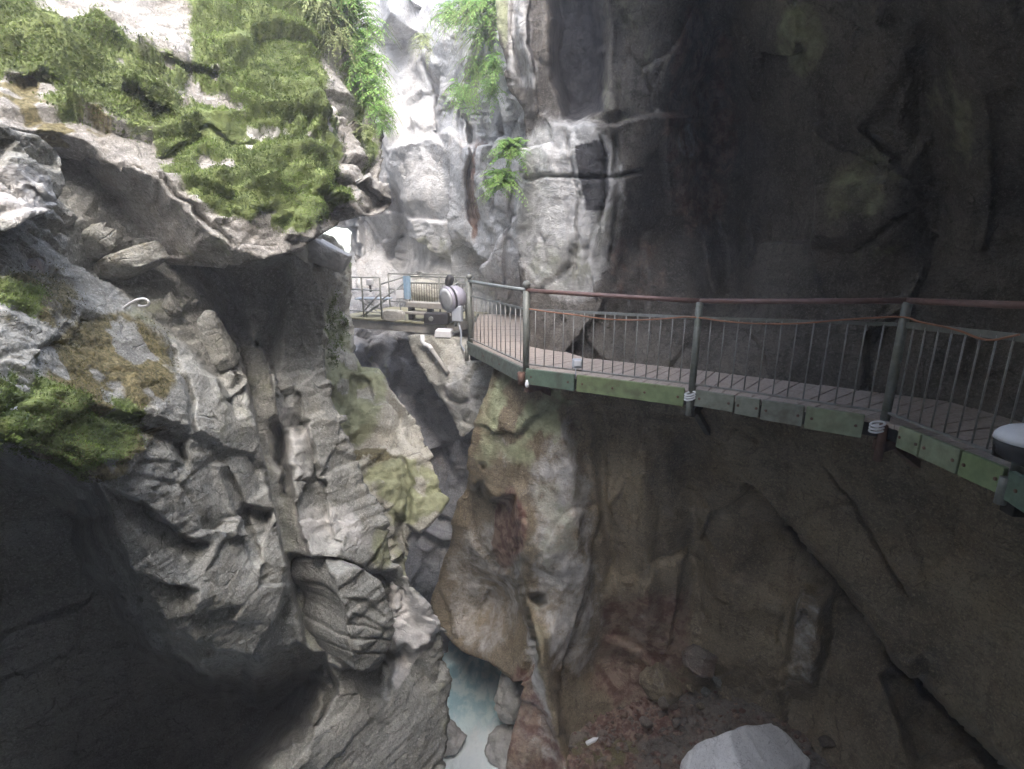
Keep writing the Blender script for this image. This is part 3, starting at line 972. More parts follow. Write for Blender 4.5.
# ------------------------------------------------------------------ rock bulk outside the frame
def loft(name, sections, mat, seed, nu=120, disp=.35, label=None, cat="cliff"):
    """Closed cross sections joined along the gorge; each section is a closed ring of (x, z) at one y."""
    rings = []
    for y, ring in sections:
        pts = [Vector((a, y, b)) for a, b in ring] + [Vector((ring[0][0], y, ring[0][1]))]
        L = [0]
        for a, b in zip(pts, pts[1:]):
            L.append(L[-1] + (b - a).length)
        out = []
        for k in range(nu):
            s = L[-1] * k / nu
            for j in range(len(pts) - 1):
                if L[j + 1] >= s:
                    out.append(pts[j].lerp(pts[j + 1], (s - L[j]) / max(1e-6, L[j + 1] - L[j])))
                    break
        rings.append(np.array(out))
    dense = []
    for a, b in zip(rings, rings[1:]):
        n = max(2, int(np.abs(b - a)[:, 1].mean() / .3))
        for k in range(n):
            dense.append(a + (b - a) * k / n)
    dense.append(rings[-1])
    m = len(dense)
    V = np.concatenate(dense)
    V = V + disp * np.c_[fbm(V * .6, 4, seed), fbm(V * .6, 4, seed + 1), fbm(V * .6, 4, seed + 2)]
    V = np.concatenate([V, dense[0].mean(0)[None], dense[-1].mean(0)[None]])
    I = np.arange(m * nu).reshape(m, nu)
    J = np.roll(I, -1, 1)
    q = [np.c_[I[:-1].ravel(), J[:-1].ravel(), J[1:].ravel(), I[1:].ravel()]]
    q.append(np.c_[J[0], I[0], np.full(nu, m * nu), np.full(nu, -1)])
    q.append(np.c_[I[-1], J[-1], np.full(nu, m * nu + 1), np.full(nu, -1)])
    o = mesh_np(name, V, np.concatenate(q), mat)
    link(o)
    return tag(o, label, cat, None, "structure")


loft("added_shade_roof", [  # unseen roof, added to darken the alcove and the walkway
    (9.4, [(14, 4.6), (6, 5.3), (1.7, 5.5), (1.2, 7.0), (2.8, 10), (8, 18), (14, 18)]),
    (7.0, [(14, 3.4), (6, 4.1), (1.6, 4.4), (1.0, 5.4), (2.6, 9), (8, 18), (14, 18)]),
    (4.0, [(14, 2.4), (6, 2.7), (1.3, 2.9), (.7, 3.8), (2.8, 8), (8, 18), (14, 18)]),
    (1.0, [(14, 1.6), (6, 1.7), (1.2, 1.8), (.6, 2.6), (2.6, 8), (8, 18), (14, 18)]),
    (-2.5, [(14, 1.5), (6, 1.5), (.4, 1.6), (-.4, 2.4), (1.0, 8), (7, 18), (14, 18)]),
    (-6.0, [(14, 1.5), (6, 1.5), (-3.4, 1.6), (-5, 2.4), (-3, 8), (5, 18), (14, 18)])],
    M_RIGHT, 71, label="unseen rock roof added over the walkway to keep light off the right cliff")
loft("upper_left_cliff", [
    (-6.0, [(-5.0, -11.5), (-5.0, 1), (-6.5, 5), (-9, 16), (-20, 16), (-20, -11.5)]),
    (0.0, [(-6.4, -11.5), (-6.4, 1.2), (-7.4, 5), (-10, 16), (-20, 16), (-20, -11.5)]),
    (6.0, [(-8.6, -11.5), (-8.6, 2), (-6.6, 5.5), (-9, 16), (-20, 16), (-20, -11.5)]),
    (13.0, [(-9.6, -11.5), (-9.6, 2), (-6.6, 8.4), (-9, 18), (-20, 18), (-20, -11.5)]),
    (24.0, [(-12, -11.5), (-11, 2), (-11, 9), (-13, 18), (-24, 18), (-24, -11.5)])],
    M_LEFT, 81, label="left cliff rising behind the mossy overhang")
loft("added_shade_cliff", [  # unseen, added behind the viewer to keep the lower left hollow dark
    (-7.5, [(-12, -11.5), (-12, 9), (12, 9), (12, -11.5)]),
    (-4.6, [(-10, -11.5), (-10, 8), (10, 8), (10, -11.5)])],
    M_RIGHT, 91, label="unseen cliff added behind the viewer to block light from the lower left")
loft("right_foot_cliff", [
    (-6.0, [(5.2, -11.5), (5.2, 2), (14, 2), (14, -11.5)]),
    (1.5, [(5.4, -11.5), (5.6, 2), (14, 3), (14, -11.5)]),
    (4.4, [(6.8, -11.5), (6.8, 3), (14, 3), (14, -11.5)])],
    M_RIGHT, 95, label="right cliff beside the viewer, behind the walkway")


# ------------------------------------------------------------------ loose rocks
def boulder(name, center, dims, rot=(0, 0, 0), seed=0, mat=None, cuts=9, disp=.06, sub=5, label=None, cat="rock", group=None, attrs=None, blocky=0.0, layers=None):
    bm = bmesh.new()
    bmesh.ops.create_icosphere(bm, subdivisions=sub, radius=1.0)
    V = np.array([v.co[:] for v in bm.verts])
    Fq = np.array([[v.index for v in f.verts] + [-1] for f in bm.faces])
    bm.free()
    rg = np.random.default_rng(seed)
    if blocky:
        V = np.sign(V) * np.abs(V) ** (1 - blocky)
        V /= np.abs(V).max()
    for k in range(cuts):
        n = rg.normal(size=3)
        n /= np.linalg.norm(n)
        h = rg.uniform(.55, .85)
        d = V @ n - h
        V = V - np.maximum(d, 0)[:, None] * n * .92
    D = np.array(dims)
    W = V * D
    n = V / np.linalg.norm(V, axis=1, keepdims=True)
    s = float(np.mean(D))
    o1, e1 = facets(W / (s * .8) * np.array([1, 1, 1.8]) + seed, seed, .8)
    W = W + n * (disp * s * (o1 * sstep(0, .12, e1)) + disp * s * .5 * fbm(W / s * 4 + seed, 4, seed))[:, None]
    if layers:
        lz = W[:, 2] / layers[0] + .8 * fbm(W * 1.5 + seed, 3, seed)
        k0 = np.floor(lz).astype(np.int64)
        zz = np.zeros_like(k0)
        a0, a1 = h3(k0, zz, zz, seed), h3(k0 + 1, zz, zz, seed)
        W = W * (1 + layers[1] * (a0 + (a1 - a0) * sstep(.85, 1, lz - k0) - .5))[:, None] ** np.array([1, 1, 0])
    o = mesh_np(name, W, Fq, mat or M_LEFT, {k: np.full(len(W), v) for k, v in (attrs or {}).items()})
    o.location = center
    o.rotation_euler = rot
    link(o)
    return tag(o, label, cat, group)


boulder("boulder", P(748, 780, 5.8), (1.03, .85, .78), (.1, .0, .3), 3, rock_mat("pale_granite", (.5, .5, .5), (.74, .74, .74), (.4, .36, .3), .15, .2, (0, 0, 0), .3, .7), 6, .04, 6,
        "large pale white boulder lying on the debris bank below the walkway", "boulder")
boulder("boulder", P(662, 680, 8.0), (.46, .4, .34), (.3, .2, .5), 14, M_RIGHT, 8, .08, 5, "rounded tan boulder against the right cliff above the rusty debris", "boulder", None, {"litter": .3})
boulder("boulder", P(700, 660, 7.5), (.34, .3, .26), (.1, .5, .5), 15, M_BANK, 8, .08, 5, "dark wet boulder wedged beside the tan boulder", "boulder")
rb = [(690, 688), (706, 692), (724, 696), (742, 692), (758, 700), (776, 704), (700, 706), (802, 720), (676, 722), (826, 742), (716, 680), (790, 708), (664, 704), (646, 722)]
for k, (a, b) in enumerate(rb):
    s = random.uniform(.08, .19)
    yy = 7.75 - max(0, b - 690) * .017 - max(0, a - 740) * .006
    boulder("stone", P(a, b, yy), (s, s * .8, s * .6), (random.random(), random.random(), random.random() * 3), 40 + k, random.choice([M_RIGHT, M_BANK, M_BANK, M_LEFT]), 9, .12, 3,
            "grey and brown stone in the rubble around the white boulder", "stone", "rubble around the white boulder")
# gravel between them
Wb, nb_, Ab, xb, yb, _, _ = SURF["shingle_bank9"]
rg = np.random.default_rng(12)
kk = rg.choice(len(Wb), 2600)
ico = bmesh.new()
bmesh.ops.create_icosphere(ico, subdivisions=1, radius=1.0)
iv = np.array([v.co[:] for v in ico.verts])
iq = np.array([[v.index for v in f.verts] + [-1] for f in ico.faces])
ico.free()
VV, QQ = [], []
for j, k in enumerate(kk):
    s = rg.lognormal(-3.6, .55)
    q = iv * (1 + .25 * rg.normal(size=(len(iv), 1))) * np.array([s, s * rg.uniform(.6, 1), s * rg.uniform(.4, .8)])
    VV.append(q + Wb[k] + nb_[k] * s * .2)
    f = iq.copy()
    f[:, :3] += j * len(iv)
    QQ.append(f)
o = mesh_np("gravel", np.concatenate(VV), np.concatenate(QQ), M_BANK, {"rust": np.repeat(rg.uniform(0, .8, len(kk)), len(iv)), "pale": np.repeat(rg.uniform(0, .7, len(kk)) ** 3, len(iv))}, False)
link(o)
tag(o, "loose brown gravel on the debris bank below the walkway", "gravel", None, "stuff")
boulder("boulder", P(447, 738, 9.1), (.42, .5, .4), (0, 0, .4), 31, M_SLOPE, 10, .13, 5, "pinkish boulder standing in the water left of the foam", "boulder", None, {"rust": .25, "pale": .5})
boulder("boulder", P(507, 752, 8.75), (.5, .5, .55), (.2, 0, .4), 32, M_SLOPE, 10, .12, 5, "smooth pale boulder in the water right of the foam", "boulder", None, {"rust": .2, "pale": .55})
boulder("boulder", P(512, 690, 9.0), (.42, .4, .85), (.1, .1, .4), 33, M_SLOPE, 9, .12, 5, "creased pale boulder leaning on the rib above the water", "boulder", None, {"pale": .5})
boulder("boulder", P(425, 291, 15.0), (.52, .3, .36), (.1, .1, .3), 34, M_SLOPE, 7, .05, 4, "rounded stone block behind the platform's railing", "boulder", None, {"litter": .25})
# slabs in the shade under the mossy block
boulder("rock_slab", P(120, 268, 5.35), (.42, .26, .12), (.25, -.35, -.2), 51, M_LEFT, 2, .06, 5, "flat-topped stone slab jutting out above the bent steel rod", "rock", None, {"litter": .35}, .72, (.035, .10))
boulder("rock_slab", P(72, 258, 5.4), (.6, .22, .14), (.5, -.5, -.1), 52, M_LEFT, 2, .06, 5, "long tilted stone slab in the shade under the mossy block", "rock", None, {"algae": .3}, .72, (.035, .10))
boulder("rock_slab", P(14, 285, 4.1), (.34, .3, .2), (.3, -.2, 0), 53, M_LEFT, 7, .08, 5, "reddish broken rock at the picture's left edge under the shaded slabs", "rock", None, {"rust": .4}, .3)
boulder("rock_chunk", P(92, 182, 5.75), (.34, .25, .30), (.2, .3, .2), 54, M_RIGHT, 8, .08, 5, "brown rock chunk hanging under the lip of the mossy block", "rock")
boulder("rock_chunk", P(168, 310, 5.5), (.13, .14, .2), (.2, .4, .2), 55, M_LEFT, 8, .1, 4, "small pale chunk of rock in the dark cleft right of the steel rod", "rock", None, {"pale": .3})
boulder("rock_chunk", P(217, 340, 5.6), (.12, .14, .34), (.1, -.25, .2), 56, M_LEFT, 3, .1, 5, "upright grey-green splinter of rock in the cleft of the left cliff", "rock", None, {"algae": .3, "pale": .3}, .6)
boulder("rock_wedge", P(324, 251, 10.2), (.5, .5, .24), (.15, .42, .2), 57, M_SLOPE, 3, .05, 5, "pale wedge of rock sticking out left of the far platform", "rock", None, {"pale": .9}, .6)

# ------------------------------------------------------------------ moss
M_MOSS = leaf_mat("moss_tufts", (.062, .088, .023), (.235, .34, .08), .2)
M_FERN = leaf_mat("fern_leaf", (.11, .25, .05), (.32, .52, .14), .4)
M_DULL = leaf_mat("dull_leaf", (.13, .16, .06), (.34, .40, .18), .3)
M_STEM = plain("plant_stem", (.20, .22, .08), .8)


def tufts(name, key, count, att, lo, hmin, hmax, mat, label, seed, kind="stuff", leafy=False, region=None):
    W, n, A, x, y, va, qd = SURF[key]
    rg = np.random.default_rng(seed)
    w = np.maximum(A[att] - .1, 0) * sstep(-.9, .1, fbm(W * 2.2, 4, seed))
    w = w * va
    if region is not None:
        w = w * mask_val(region, x, y)
    w = w / w.sum()
    k = rg.choice(len(W), count, p=w)
    # spread each tuft over the faces round its vertex
    nbr = np.zeros(len(W), int)
    nbr[qd[:, 0]] = qd[:, 2]
    nbr2 = np.zeros(len(W), int)
    nbr2[qd[:, 0]] = qd[:, 1]
    ok = (nbr[k] > 0)[:, None]
    base = W[k] + ok * ((W[nbr[k]] - W[k]) * rg.random((count, 1)) + (W[nbr2[k]] - W[k]) * rg.uniform(-.5, .5, (count, 1))) + rg.normal(size=(count, 3)) * .008
    nn = n[k] * .8 + np.array([0, 0, .55]) + rg.normal(size=(count, 3)) * .45
    nn /= np.linalg.norm(nn, axis=1, keepdims=True)
    h = rg.uniform(hmin, hmax, count)
    t1 = np.cross(nn, rg.normal(size=(count, 3)))
    t1 /= np.linalg.norm(t1, axis=1, keepdims=True)
    wd = h * (.55 if leafy else .34)
    tint = np.clip(.42 + .42 * fbm(base * 2.2, 4, seed + 4) + rg.normal(size=count) * .16, 0, 1)
    base = base - nn * (h * .25)[:, None]
    p0 = base - t1 * (wd * .5)[:, None]
    p1 = base + t1 * (wd * .5)[:, None]
    side = np.cross(nn, t1)
    p2 = base + nn * h[:, None] + side * (h * rg.uniform(-.5, .5, count))[:, None]
    m0 = base + nn * (h * .55)[:, None] + t1 * (wd * .6)[:, None]
    m1 = base + nn * (h * .55)[:, None] - t1 * (wd * .6)[:, None]
    V = np.stack([base, m0, p2, m1], 1).reshape(-1, 3)
    q = np.arange(count * 4).reshape(-1, 4)
    o = mesh_np(name, V, q, mat, {"tint": np.repeat(tint, 4)}, smooth=False)
    link(o)
    return tag(o, label, "moss", None, kind)


tufts("moss", "mossy_overhang1", 130000, "moss", .3, .012, .029, M_MOSS, "green moss carpeting the leaning rock block", 1)
tufts("moss", "left_cliff2", 26000, "moss", .3, .008, .022, M_MOSS, "green moss on the ledge at the left edge above the dark hollow", 2)
tufts("low_plants", "mossy_overhang1", 5000, "moss", .3, .02, .05, M_DULL, "small dull-leaved plants among the moss at upper left", 3, "stuff", True,
      [((-90, -60), (190, -60), (190, 130), (100, 140), (-90, 110), 1.0, 20)])
tufts("dry_moss", "left_cliff2", 9000, "litter", .3, .008, .02, leaf_mat("dry_moss", (.06, .058, .022), (.19, .18, .065), .1), "yellow-brown dry moss on the slope of the left cliff", 4)
tufts("moss", "mossy_bank3", 2500, "moss", .3, .02, .05, M_MOSS, "moss patches on the green bank of rock", 5)


def hanging_plant(name, at, size, fronds, seed, label, mat, droop=1.0, out=(0, -1, 0), leaf=.2, group="hanging plants on the cliffs"):
    rg = random.Random(seed)
    V, Q, T = [], [], []
    SV, SQ = [], []
    o3 = Vector(out).normalized()
    for k in range(fronds):
        d = (o3 * rg.uniform(.2, 1.0) + Vector((rg.uniform(-1, 1), rg.uniform(-.6, .4), rg.uniform(-.35, .8)))).normalized()
        Ls = size * rg.uniform(.55, 1.15)
        base = Vector((rg.uniform(-.25, .25) * size, rg.uniform(-.1, .1) * size, rg.uniform(-.3, .3) * size))
        n = 9
        prev = Vector((0, 0, 0))
        i = len(SV)
        r = size * .004
        SV += [Vector((r, 0, 0)), Vector((-r, 0, 0)), base + Vector((-r, 0, 0)), base + Vector((r, 0, 0))]
        SQ.append((i, i + 1, i + 2, i + 3))
        prev = None
        tint = rg.uniform(.15, .95)
        side = d.cross(Vector((0, 0, 1)))
        side = side.normalized() if side.length > .01 else Vector((1, 0, 0))
        for j in range(n + 1):
            t = j / n
            p = base + d * (Ls * t) + Vector((0, 0, -droop * Ls * .75 * t * t))
            if prev is not None:
                ax = (p - prev).normalized()
                w = leaf * Ls * math.sin(math.pi * min(1, t * .85 + .12)) * rg.uniform(.8, 1.2)
                up = side.cross(ax)
                for sg in (-1, 1):
                    tip = prev + side * (sg * w) + ax * (w * .55) - Vector((0, 0, w * .35)) + up * rg.uniform(-.15, .15) * w
                    hw = ax * (Ls / n * .42)
                    i = len(V)
                    V += [prev - hw * .4, prev.lerp(tip, .5) + hw * .9, tip, prev.lerp(tip, .5) - hw * .7]
                    Q.append((i, i + 1, i + 2, i + 3))
                    T += [max(0, min(1, tint + rg.uniform(-.2, .2)))] * 4
                i = len(SV)
                r = size * .004
                SV += [prev + side * r, prev - side * r, p - side * r, p + side * r, prev + up * r, prev - up * r, p - up * r, p + up * r]
                SQ += [(i, i + 1, i + 2, i + 3), (i + 4, i + 5, i + 6, i + 7)]
            prev = p
    root = empty(name, at)
    tag(root, label, "plant", group)
    link(mesh_np("leaves", np.array([v[:] for v in V]), np.array(Q), mat, {"tint": T}, False), root)
    link(mesh_np("stems", np.array([v[:] for v in SV]), np.array(SQ), M_STEM, None, False), root)
    return root


plants = [
    (348, 8, 8.9, .75, 26, "topmost light green fern hanging at the mossy block's right edge", M_FERN, 1.0, (.5, -1, .1)),
    (364, 30, 8.8, .55, 22, "bushy fern hanging just below the topmost one on the mossy block", M_FERN, 1.1, (.6, -1, 0)),
    (366, 66, 8.5, .62, 30, "largest bright green fern cascade on the mossy block's right edge", M_FERN, 1.2, (.7, -1, 0)),
    (374, 92, 8.3, .5, 24, "fern cascade hanging from the lower part of the mossy block's right edge", M_FERN, 1.3, (.6, -1, 0)),
    (383, 124, 8.0, .3, 12, "lowest small bright fern at the mossy block's right edge", M_FERN, 1.2, (.8, -.6, 0)),
    (362, 132, 7.7, .36, 12, "broad-leaved small plant on the mossy block above its dark tip", M_DULL, .8, (.2, -1, .2)),
    (322, 4, 8.1, .6, 20, "dull green trailing plant along the top right of the mossy block", M_DULL, 1.1, (.3, -1, .1)),
    (338, 38, 8.1, .45, 16, "trailing dry stems and leaves beside the dark pocket in the mossy block", M_DULL, 1.4, (.4, -1, 0)),
    (470, 12, 12.6, .9, 26, "pale grass tuft hanging highest on the far right cliff", M_FERN, 1.1, (-.3, -1, 0)),
    (488, 34, 11.8, .8, 26, "light green grass tuft beside the streaked pillar near the top", M_FERN, 1.1, (-.4, -1, 0)),
    (478, 66, 12.0, .7, 24, "drooping grass tuft halfway down the far right cliff", M_FERN, 1.4, (-.3, -1, 0)),
    (464, 92, 13.4, .75, 26, "bright green fern on the far right cliff left of the drooping tuft", M_FERN, 1.3, (-.4, -1, 0)),
    (497, 66, 10.8, .55, 18, "yellow-green fern clinging to the pillar's left edge near the top", M_FERN, 1.3, (-.5, -1, 0)),
    (512, 150, 9.0, .52, 34, "upper bright green fern on the pillar's left corner", M_FERN, .9, (-.7, -1, .2)),
    (503, 180, 9.0, .55, 40, "lower bright green fern on the pillar's left corner", M_FERN, .9, (-.7, -1, .1)),
    (425, 42, 16.0, .7, 14, "small plant under the square overhang of the far cliff", M_DULL, 1.3, (0, -1, 0)),
    (356, 44, 8.6, .5, 26, "small fern filling the gap above the largest cascade on the mossy block", M_FERN, 1.1, (.6, -1, 0)),
    (379, 110, 8.1, .36, 20, "fern tuft just above the lowest small fern on the mossy block", M_FERN, 1.2, (.8, -.8, 0)),
    (336, -8, 8.6, .6, 24, "fern at the picture's top edge left of the topmost fern", M_FERN, 1.0, (.4, -1, .1)),
    (449, 14, 15.0, .8, 26, "leafy clump on the far cliff right of the square overhang", M_FERN, 1.2, (-.2, -1, 0)),
    (488, 8, 11.6, .75, 26, "leafy clump at the picture's top edge beside the pillar", M_FERN, 1.2, (-.4, -1, 0)),
    (492, 88, 11.2, .5, 22, "small leafy clump under the yellow-green fern beside the pillar", M_FERN, 1.2, (-.5, -1, 0)),
    (345, 258, 10.9, .3, 14, "small light plant on the bank at the far platform's left end", M_FERN, .8, (.2, -1, .3)),
]
for k, (a, b, yy, s, n, lab, m, dr, out) in enumerate(plants):
    grassy = "grass" in lab or "trailing" in lab
    hanging_plant("hanging_fern" if m is M_FERN else "trailing_plant", P(a, b, yy), s * .85, int(n * (3.4 if grassy else 2.6)), 300 + k, lab, m, dr, out, .10 if grassy else .17)


# ------------------------------------------------------------------ man-made helpers
class MB:
    def __init__(self):
        self.v, self.f = [], []

    def box(self, c, size, rot=None):
        c, M = Vector(c), (rot or Matrix.Identity(3))
        i = len(self.v)
        for x in (-.5, .5):
            for y in (-.5, .5):
                for z in (-.5, .5):
                    self.v.append(c + M @ Vector((x * size[0], y * size[1], z * size[2])))
        self.f += [tuple(i + k for k in q) for q in ((0, 1, 3, 2), (4, 6, 7, 5), (0, 4, 5, 1), (2, 3, 7, 6), (0, 2, 6, 4), (1, 5, 7, 3))]
        return self

    def hexa(self, p):
        """8 points: bottom ring of 4 then top ring of 4."""
        i = len(self.v)
        self.v += [Vector(q) for q in p]
        self.f += [tuple(i + k for k in q) for q in ((3, 2, 1, 0), (4, 5, 6, 7), (0, 1, 5, 4), (1, 2, 6, 5), (2, 3, 7, 6), (3, 0, 4, 7))]
        return self

    def bar(self, a, b, w, h):
        a, b = Vector(a), Vector(b)
        d = (b - a).normalized()
        s = d.cross(Vector((0, 0, 1)))
        s = s.normalized() if s.length > .01 else Vector((1, 0, 0))
        u = s.cross(d)
        p = []
        for q in (a, b):
            p.append([q - s * w / 2 - u * h / 2, q + s * w / 2 - u * h / 2, q + s * w / 2 + u * h / 2, q - s * w / 2 + u * h / 2])
        i = len(self.v)
        self.v += p[0] + p[1]
        self.f += [tuple(i + k for k in q) for q in ((3, 2, 1, 0), (4, 5, 6, 7), (0, 1, 5, 4), (1, 2, 6, 5), (2, 3, 7, 6), (3, 0, 4, 7))]
        return self

    def tube(self, pts, r, n=10, cap=True):
        pts = [Vector(p) for p in pts]
        rr = r if isinstance(r, (list, tuple)) else [r] * len(pts)
        i0 = len(self.v)
        last = None
        for k, p in enumerate(pts):
            t = (pts[min(k + 1, len(pts) - 1)] - pts[max(k - 1, 0)]).normalized()
            if last is None:
                s = t.cross(Vector((0, 0, 1)))
                s = s.normalized() if s.length > .05 else Vector((1, 0, 0))
            else:
                s = (last - t * last.dot(t)).normalized()
            last = s
            u = t.cross(s)
            for j in range(n):
                a = 2 * math.pi * j / n
                self.v.append(p + (s * math.cos(a) + u * math.sin(a)) * rr[k])
        for k in range(len(pts) - 1):
            for j in range(n):
                a, b = i0 + k * n + j, i0 + k * n + (j + 1) % n
                self.f.append((a, b, b + n, a + n))
        if cap:
            self.f.append(tuple(i0 + j for j in reversed(range(n))))
            self.f.append(tuple(i0 + (len(pts) - 1) * n + j for j in range(n)))
        return self

    def lathe(self, c, axis, prof, n=28):
        """prof: (distance along the axis, radius)."""
        c, ax = Vector(c), Vector(axis).normalized()
        pts = [c + ax * a for a, _ in prof]
        s = ax.orthogonal().normalized()
        u = ax.cross(s)
        i0 = len(self.v)
        for p, (_, r) in zip(pts, prof):
            for j in range(n):
                a = 2 * math.pi * j / n
                self.v.append(p + (s * math.cos(a) + u * math.sin(a)) * max(r, 1e-4))
        for k in range(len(prof) - 1):
            for j in range(n):
                a, b = i0 + k * n + j, i0 + k * n + (j + 1) % n
                self.f.append((a, b, b + n, a + n))
        self.f.append(tuple(i0 + j for j in reversed(range(n))))
        self.f.append(tuple(i0 + (len(prof) - 1) * n + j for j in range(n)))
        return self

    def build(self, name, mat, parent=None, bevel=0.0, smooth=False, label=None):
        me = bpy.data.meshes.new(name)
        me.from_pydata([v[:] for v in self.v], [], self.f)
        me.materials.append(mat)
        bm = bmesh.new()
        bm.from_mesh(me)
        bmesh.ops.recalc_face_normals(bm, faces=bm.faces)
        bm.to_mesh(me)
        bm.free()
        if smooth:
            for p in me.polygons:
                p.use_smooth = len(p.vertices) <= 4
        o = bpy.data.objects.new(name, me)
        if bevel:
            b = o.modifiers.new("bevel", 'BEVEL')
            b.width = bevel
            b.segments = 2
            b.limit_method = 'ANGLE'
        link(o, parent)
        if label:
            o["label"] = label
        return o


M_STEEL = plain("galvanised_steel", (.30, .32, .31), .5, .5, .4, 20, (.16, .17, .15), .5)
M_POST = plain("grey_green_post", (.21, .22, .20), .55, .2, .4, 18, (.10, .11, .08), .6)
M_HAND = plain("red_brown_handrail", (.20, .12, .105), .5, .1, .4, 16, (.14, .07, .06), .5)
M_BALU = plain("baluster_steel", (.30, .30, .285), .5, .4, .4, 25, (.2, .16, .13), .5)
M_RUSTY = plain("rusty_steel", (.16, .09, .065), .8, .2, .6, 14, (.06, .035, .03), .7)
M_DARKST = plain("dark_steel", (.045, .045, .042), .7, .2, .5, 12, (.09, .05, .035), .5)
M_WOOD = plain("weathered_planks", (.44, .375, .33), .8, 0, .5, 30, (.24, .20, .17), .5, .4)
M_GREENS = [plain("dark_green_board", (.115, .14, .12), .6, 0, .5, 12, (.055, .05, .035), .75, .5),
            plain("green_board", (.11, .165, .12), .6, 0, .5, 12, (.055, .05, .035), .75, .5),
            plain("mossy_green_board", (.19, .25, .12), .65, 0, .5, 10, (.09, .085, .05), .8, .5),
            plain("grey_green_board", (.21, .23, .19), .7, 0, .5, 14, (.10, .085, .06), .85, .5),
            plain("stained_green_board", (.25, .29, .19), .7, 0, .6, 9, (.15, .10, .06), .7, .4)]
M_WHITE = plain("white_plastic", (.72, .73, .76), .4, 0, .15, 10, (.5, .5, .5), .3)
M_LAV = plain("lamp_housing_grey", (.40, .39, .47), .45, .2, .2, 10, (.25, .24, .28), .3)
M_BLACK = plain("black_rubber", (.025, .025, .03), .6, 0, .3)
M_BOX = plain("grey_box_paint", (.42, .46, .52), .5, 0, .25, 12, (.3, .3, .32), .4)
M_CONC = plain("concrete", (.40, .385, .36), .85, 0, .4, 9, (.22, .20, .17), .5, .4)
M_MOSSCONC = plain("mossy_concrete", (.30, .29, .20), .9, 0, .5, 9, (.14, .15, .06), .7, .5)
M_CABLE = plain("orange_cable", (.34, .15, .08), .6, 0, .2)
M_BLUE = plain("blue_tarp", (.30, .44, .58), .6, 0, .3, 8, (.1, .25, .45), .4)

DZ = -1.6
OUT = [Vector((-.95, 14.6, DZ)), Vector((-.93, 12.0, DZ)), PZ(469, 343, DZ), PZ(525, 370, DZ), PZ(691, 391, DZ), PZ(882, 420, DZ), PZ(1012, 473, DZ), Vector((3.35, 1.6, DZ))]
WID = [1.25, 1.25, 1.15, 1.3, 1.3, 1.3, 1.4, 1.4]


def seg_n(a, b):
    d = (b - a).normalized()
    return Vector((-d.y, d.x, 0))      # left of the direction of travel = towards the cliff


IN = []
for k, p in enumerate(OUT):
    ns = []
    if k > 0:
        ns.append(seg_n(OUT[k - 1], p))
    if k < len(OUT) - 1:
        ns.append(seg_n(p, OUT[k + 1]))
    n = sum(ns, Vector((0, 0, 0)))
    n = n / len(ns)
    n = n.normalized() / max(.7, n.length)
    IN.append(p + n * WID[k])

walk = empty("walkway", OUT[3])
tag(walk, "timber-decked walkway with green side boards bracketed to the dark right cliff", "walkway")


def wpart(o):
    """Keep world placement under the walkway's own empty."""
    o.location = -OUT[3]
    return o


deck = MB()
for k in range(len(OUT) - 1):
    a, b, c, d = OUT[k], OUT[k + 1], IN[k + 1], IN[k]
    n = max(2, int((b - a).length / .16))
    for j in range(n):
        t0, t1 = (j + .04) / n, (j + .96) / n
        dz = Vector((0, 0, random.uniform(-.004, .004)))
        q = [a.lerp(b, t0), a.lerp(b, t1), d.lerp(c, t1), d.lerp(c, t0)]
        deck.hexa([p + dz - Vector((0, 0, .045)) for p in q] + [p + dz for p in q])
wpart(deck.build("deck", M_WOOD, walk, .004))


def along(k, px):
    """Where on segment k of the outer edge a pixel column falls (0..1)."""
    a, b = OUT[k], OUT[k + 1]
    best = (1e9, 0)
    for j in range(401):
        t = j / 400
        p = a.lerp(b, t)
        d = p.y * CP - p.z * SP
        x = 512 + F * p.x / d
        best = min(best, (abs(x - px), t))
    return best[1]


def fascia(k, t0, t1, mat, label=None, top=.035, bot=-.20, drop=0.0):
    a, b = OUT[k], OUT[k + 1]
    n = -seg_n(a, b)
    p, q = a.lerp(b, t0), a.lerp(b, t1)
    m = MB()
    i0, i1 = n * .004, n * .05
    m.hexa([p + i0 + Vector((0, 0, bot)), q + i0 + Vector((0, 0, bot - drop)), q + i1 + Vector((0, 0, bot - drop)), p + i1 + Vector((0, 0, bot)),
            p + i0 + Vector((0, 0, top)), q + i0 + Vector((0, 0, top)), q + i1 + Vector((0, 0, top)), p + i1 + Vector((0, 0, top))])
    o = wpart(m.build("side_board", mat, walk, .008, label=label))
    for f in ((.12, .88) if (q - p).length < 1.2 else (.06, .36, .66, .95)):
        c = p.lerp(q, f) + n * .05 + Vector((0, 0, (top + bot) / 2))
        MB().lathe(c - OUT[3] + OUT[3], n, [(-.004, .016), (.006, .016), (.010, .009)], 8).build("bolt", M_RUSTY, o)
    return o


fascia(0, .02, .98, M_GREENS[0])
fascia(1, .02, .98, M_GREENS[0])
fascia(2, .01, .99, M_GREENS[0], "dark green side board")
t = along(3, 577)
fascia(3, .015, t - .008, M_GREENS[1])
fascia(3, t + .008, .97, M_GREENS[2], "mossy light green side board")
ts = [.03, along(4, 736), along(4, 762), along(4, 806), along(4, 866)]
for k in range(4):
    fascia(4, ts[k] + .005, ts[k + 1] - .005, M_GREENS[3] if k < 3 else M_GREENS[4], "lichen-stained grey-green side board" if k < 3 else None, bot=-.17 - .015 * k)
ts = [.06, along(5, 903), along(5, 926), along(5, 966), .99]
for k in range(1, 4):
    fascia(5, ts[k] + .006, ts[k + 1] - .006, M_GREENS[4] if k < 3 else M_GREENS[2], "stained pale green side board", bot=-.185)
fascia(6, .02, .98, M_GREENS[1])
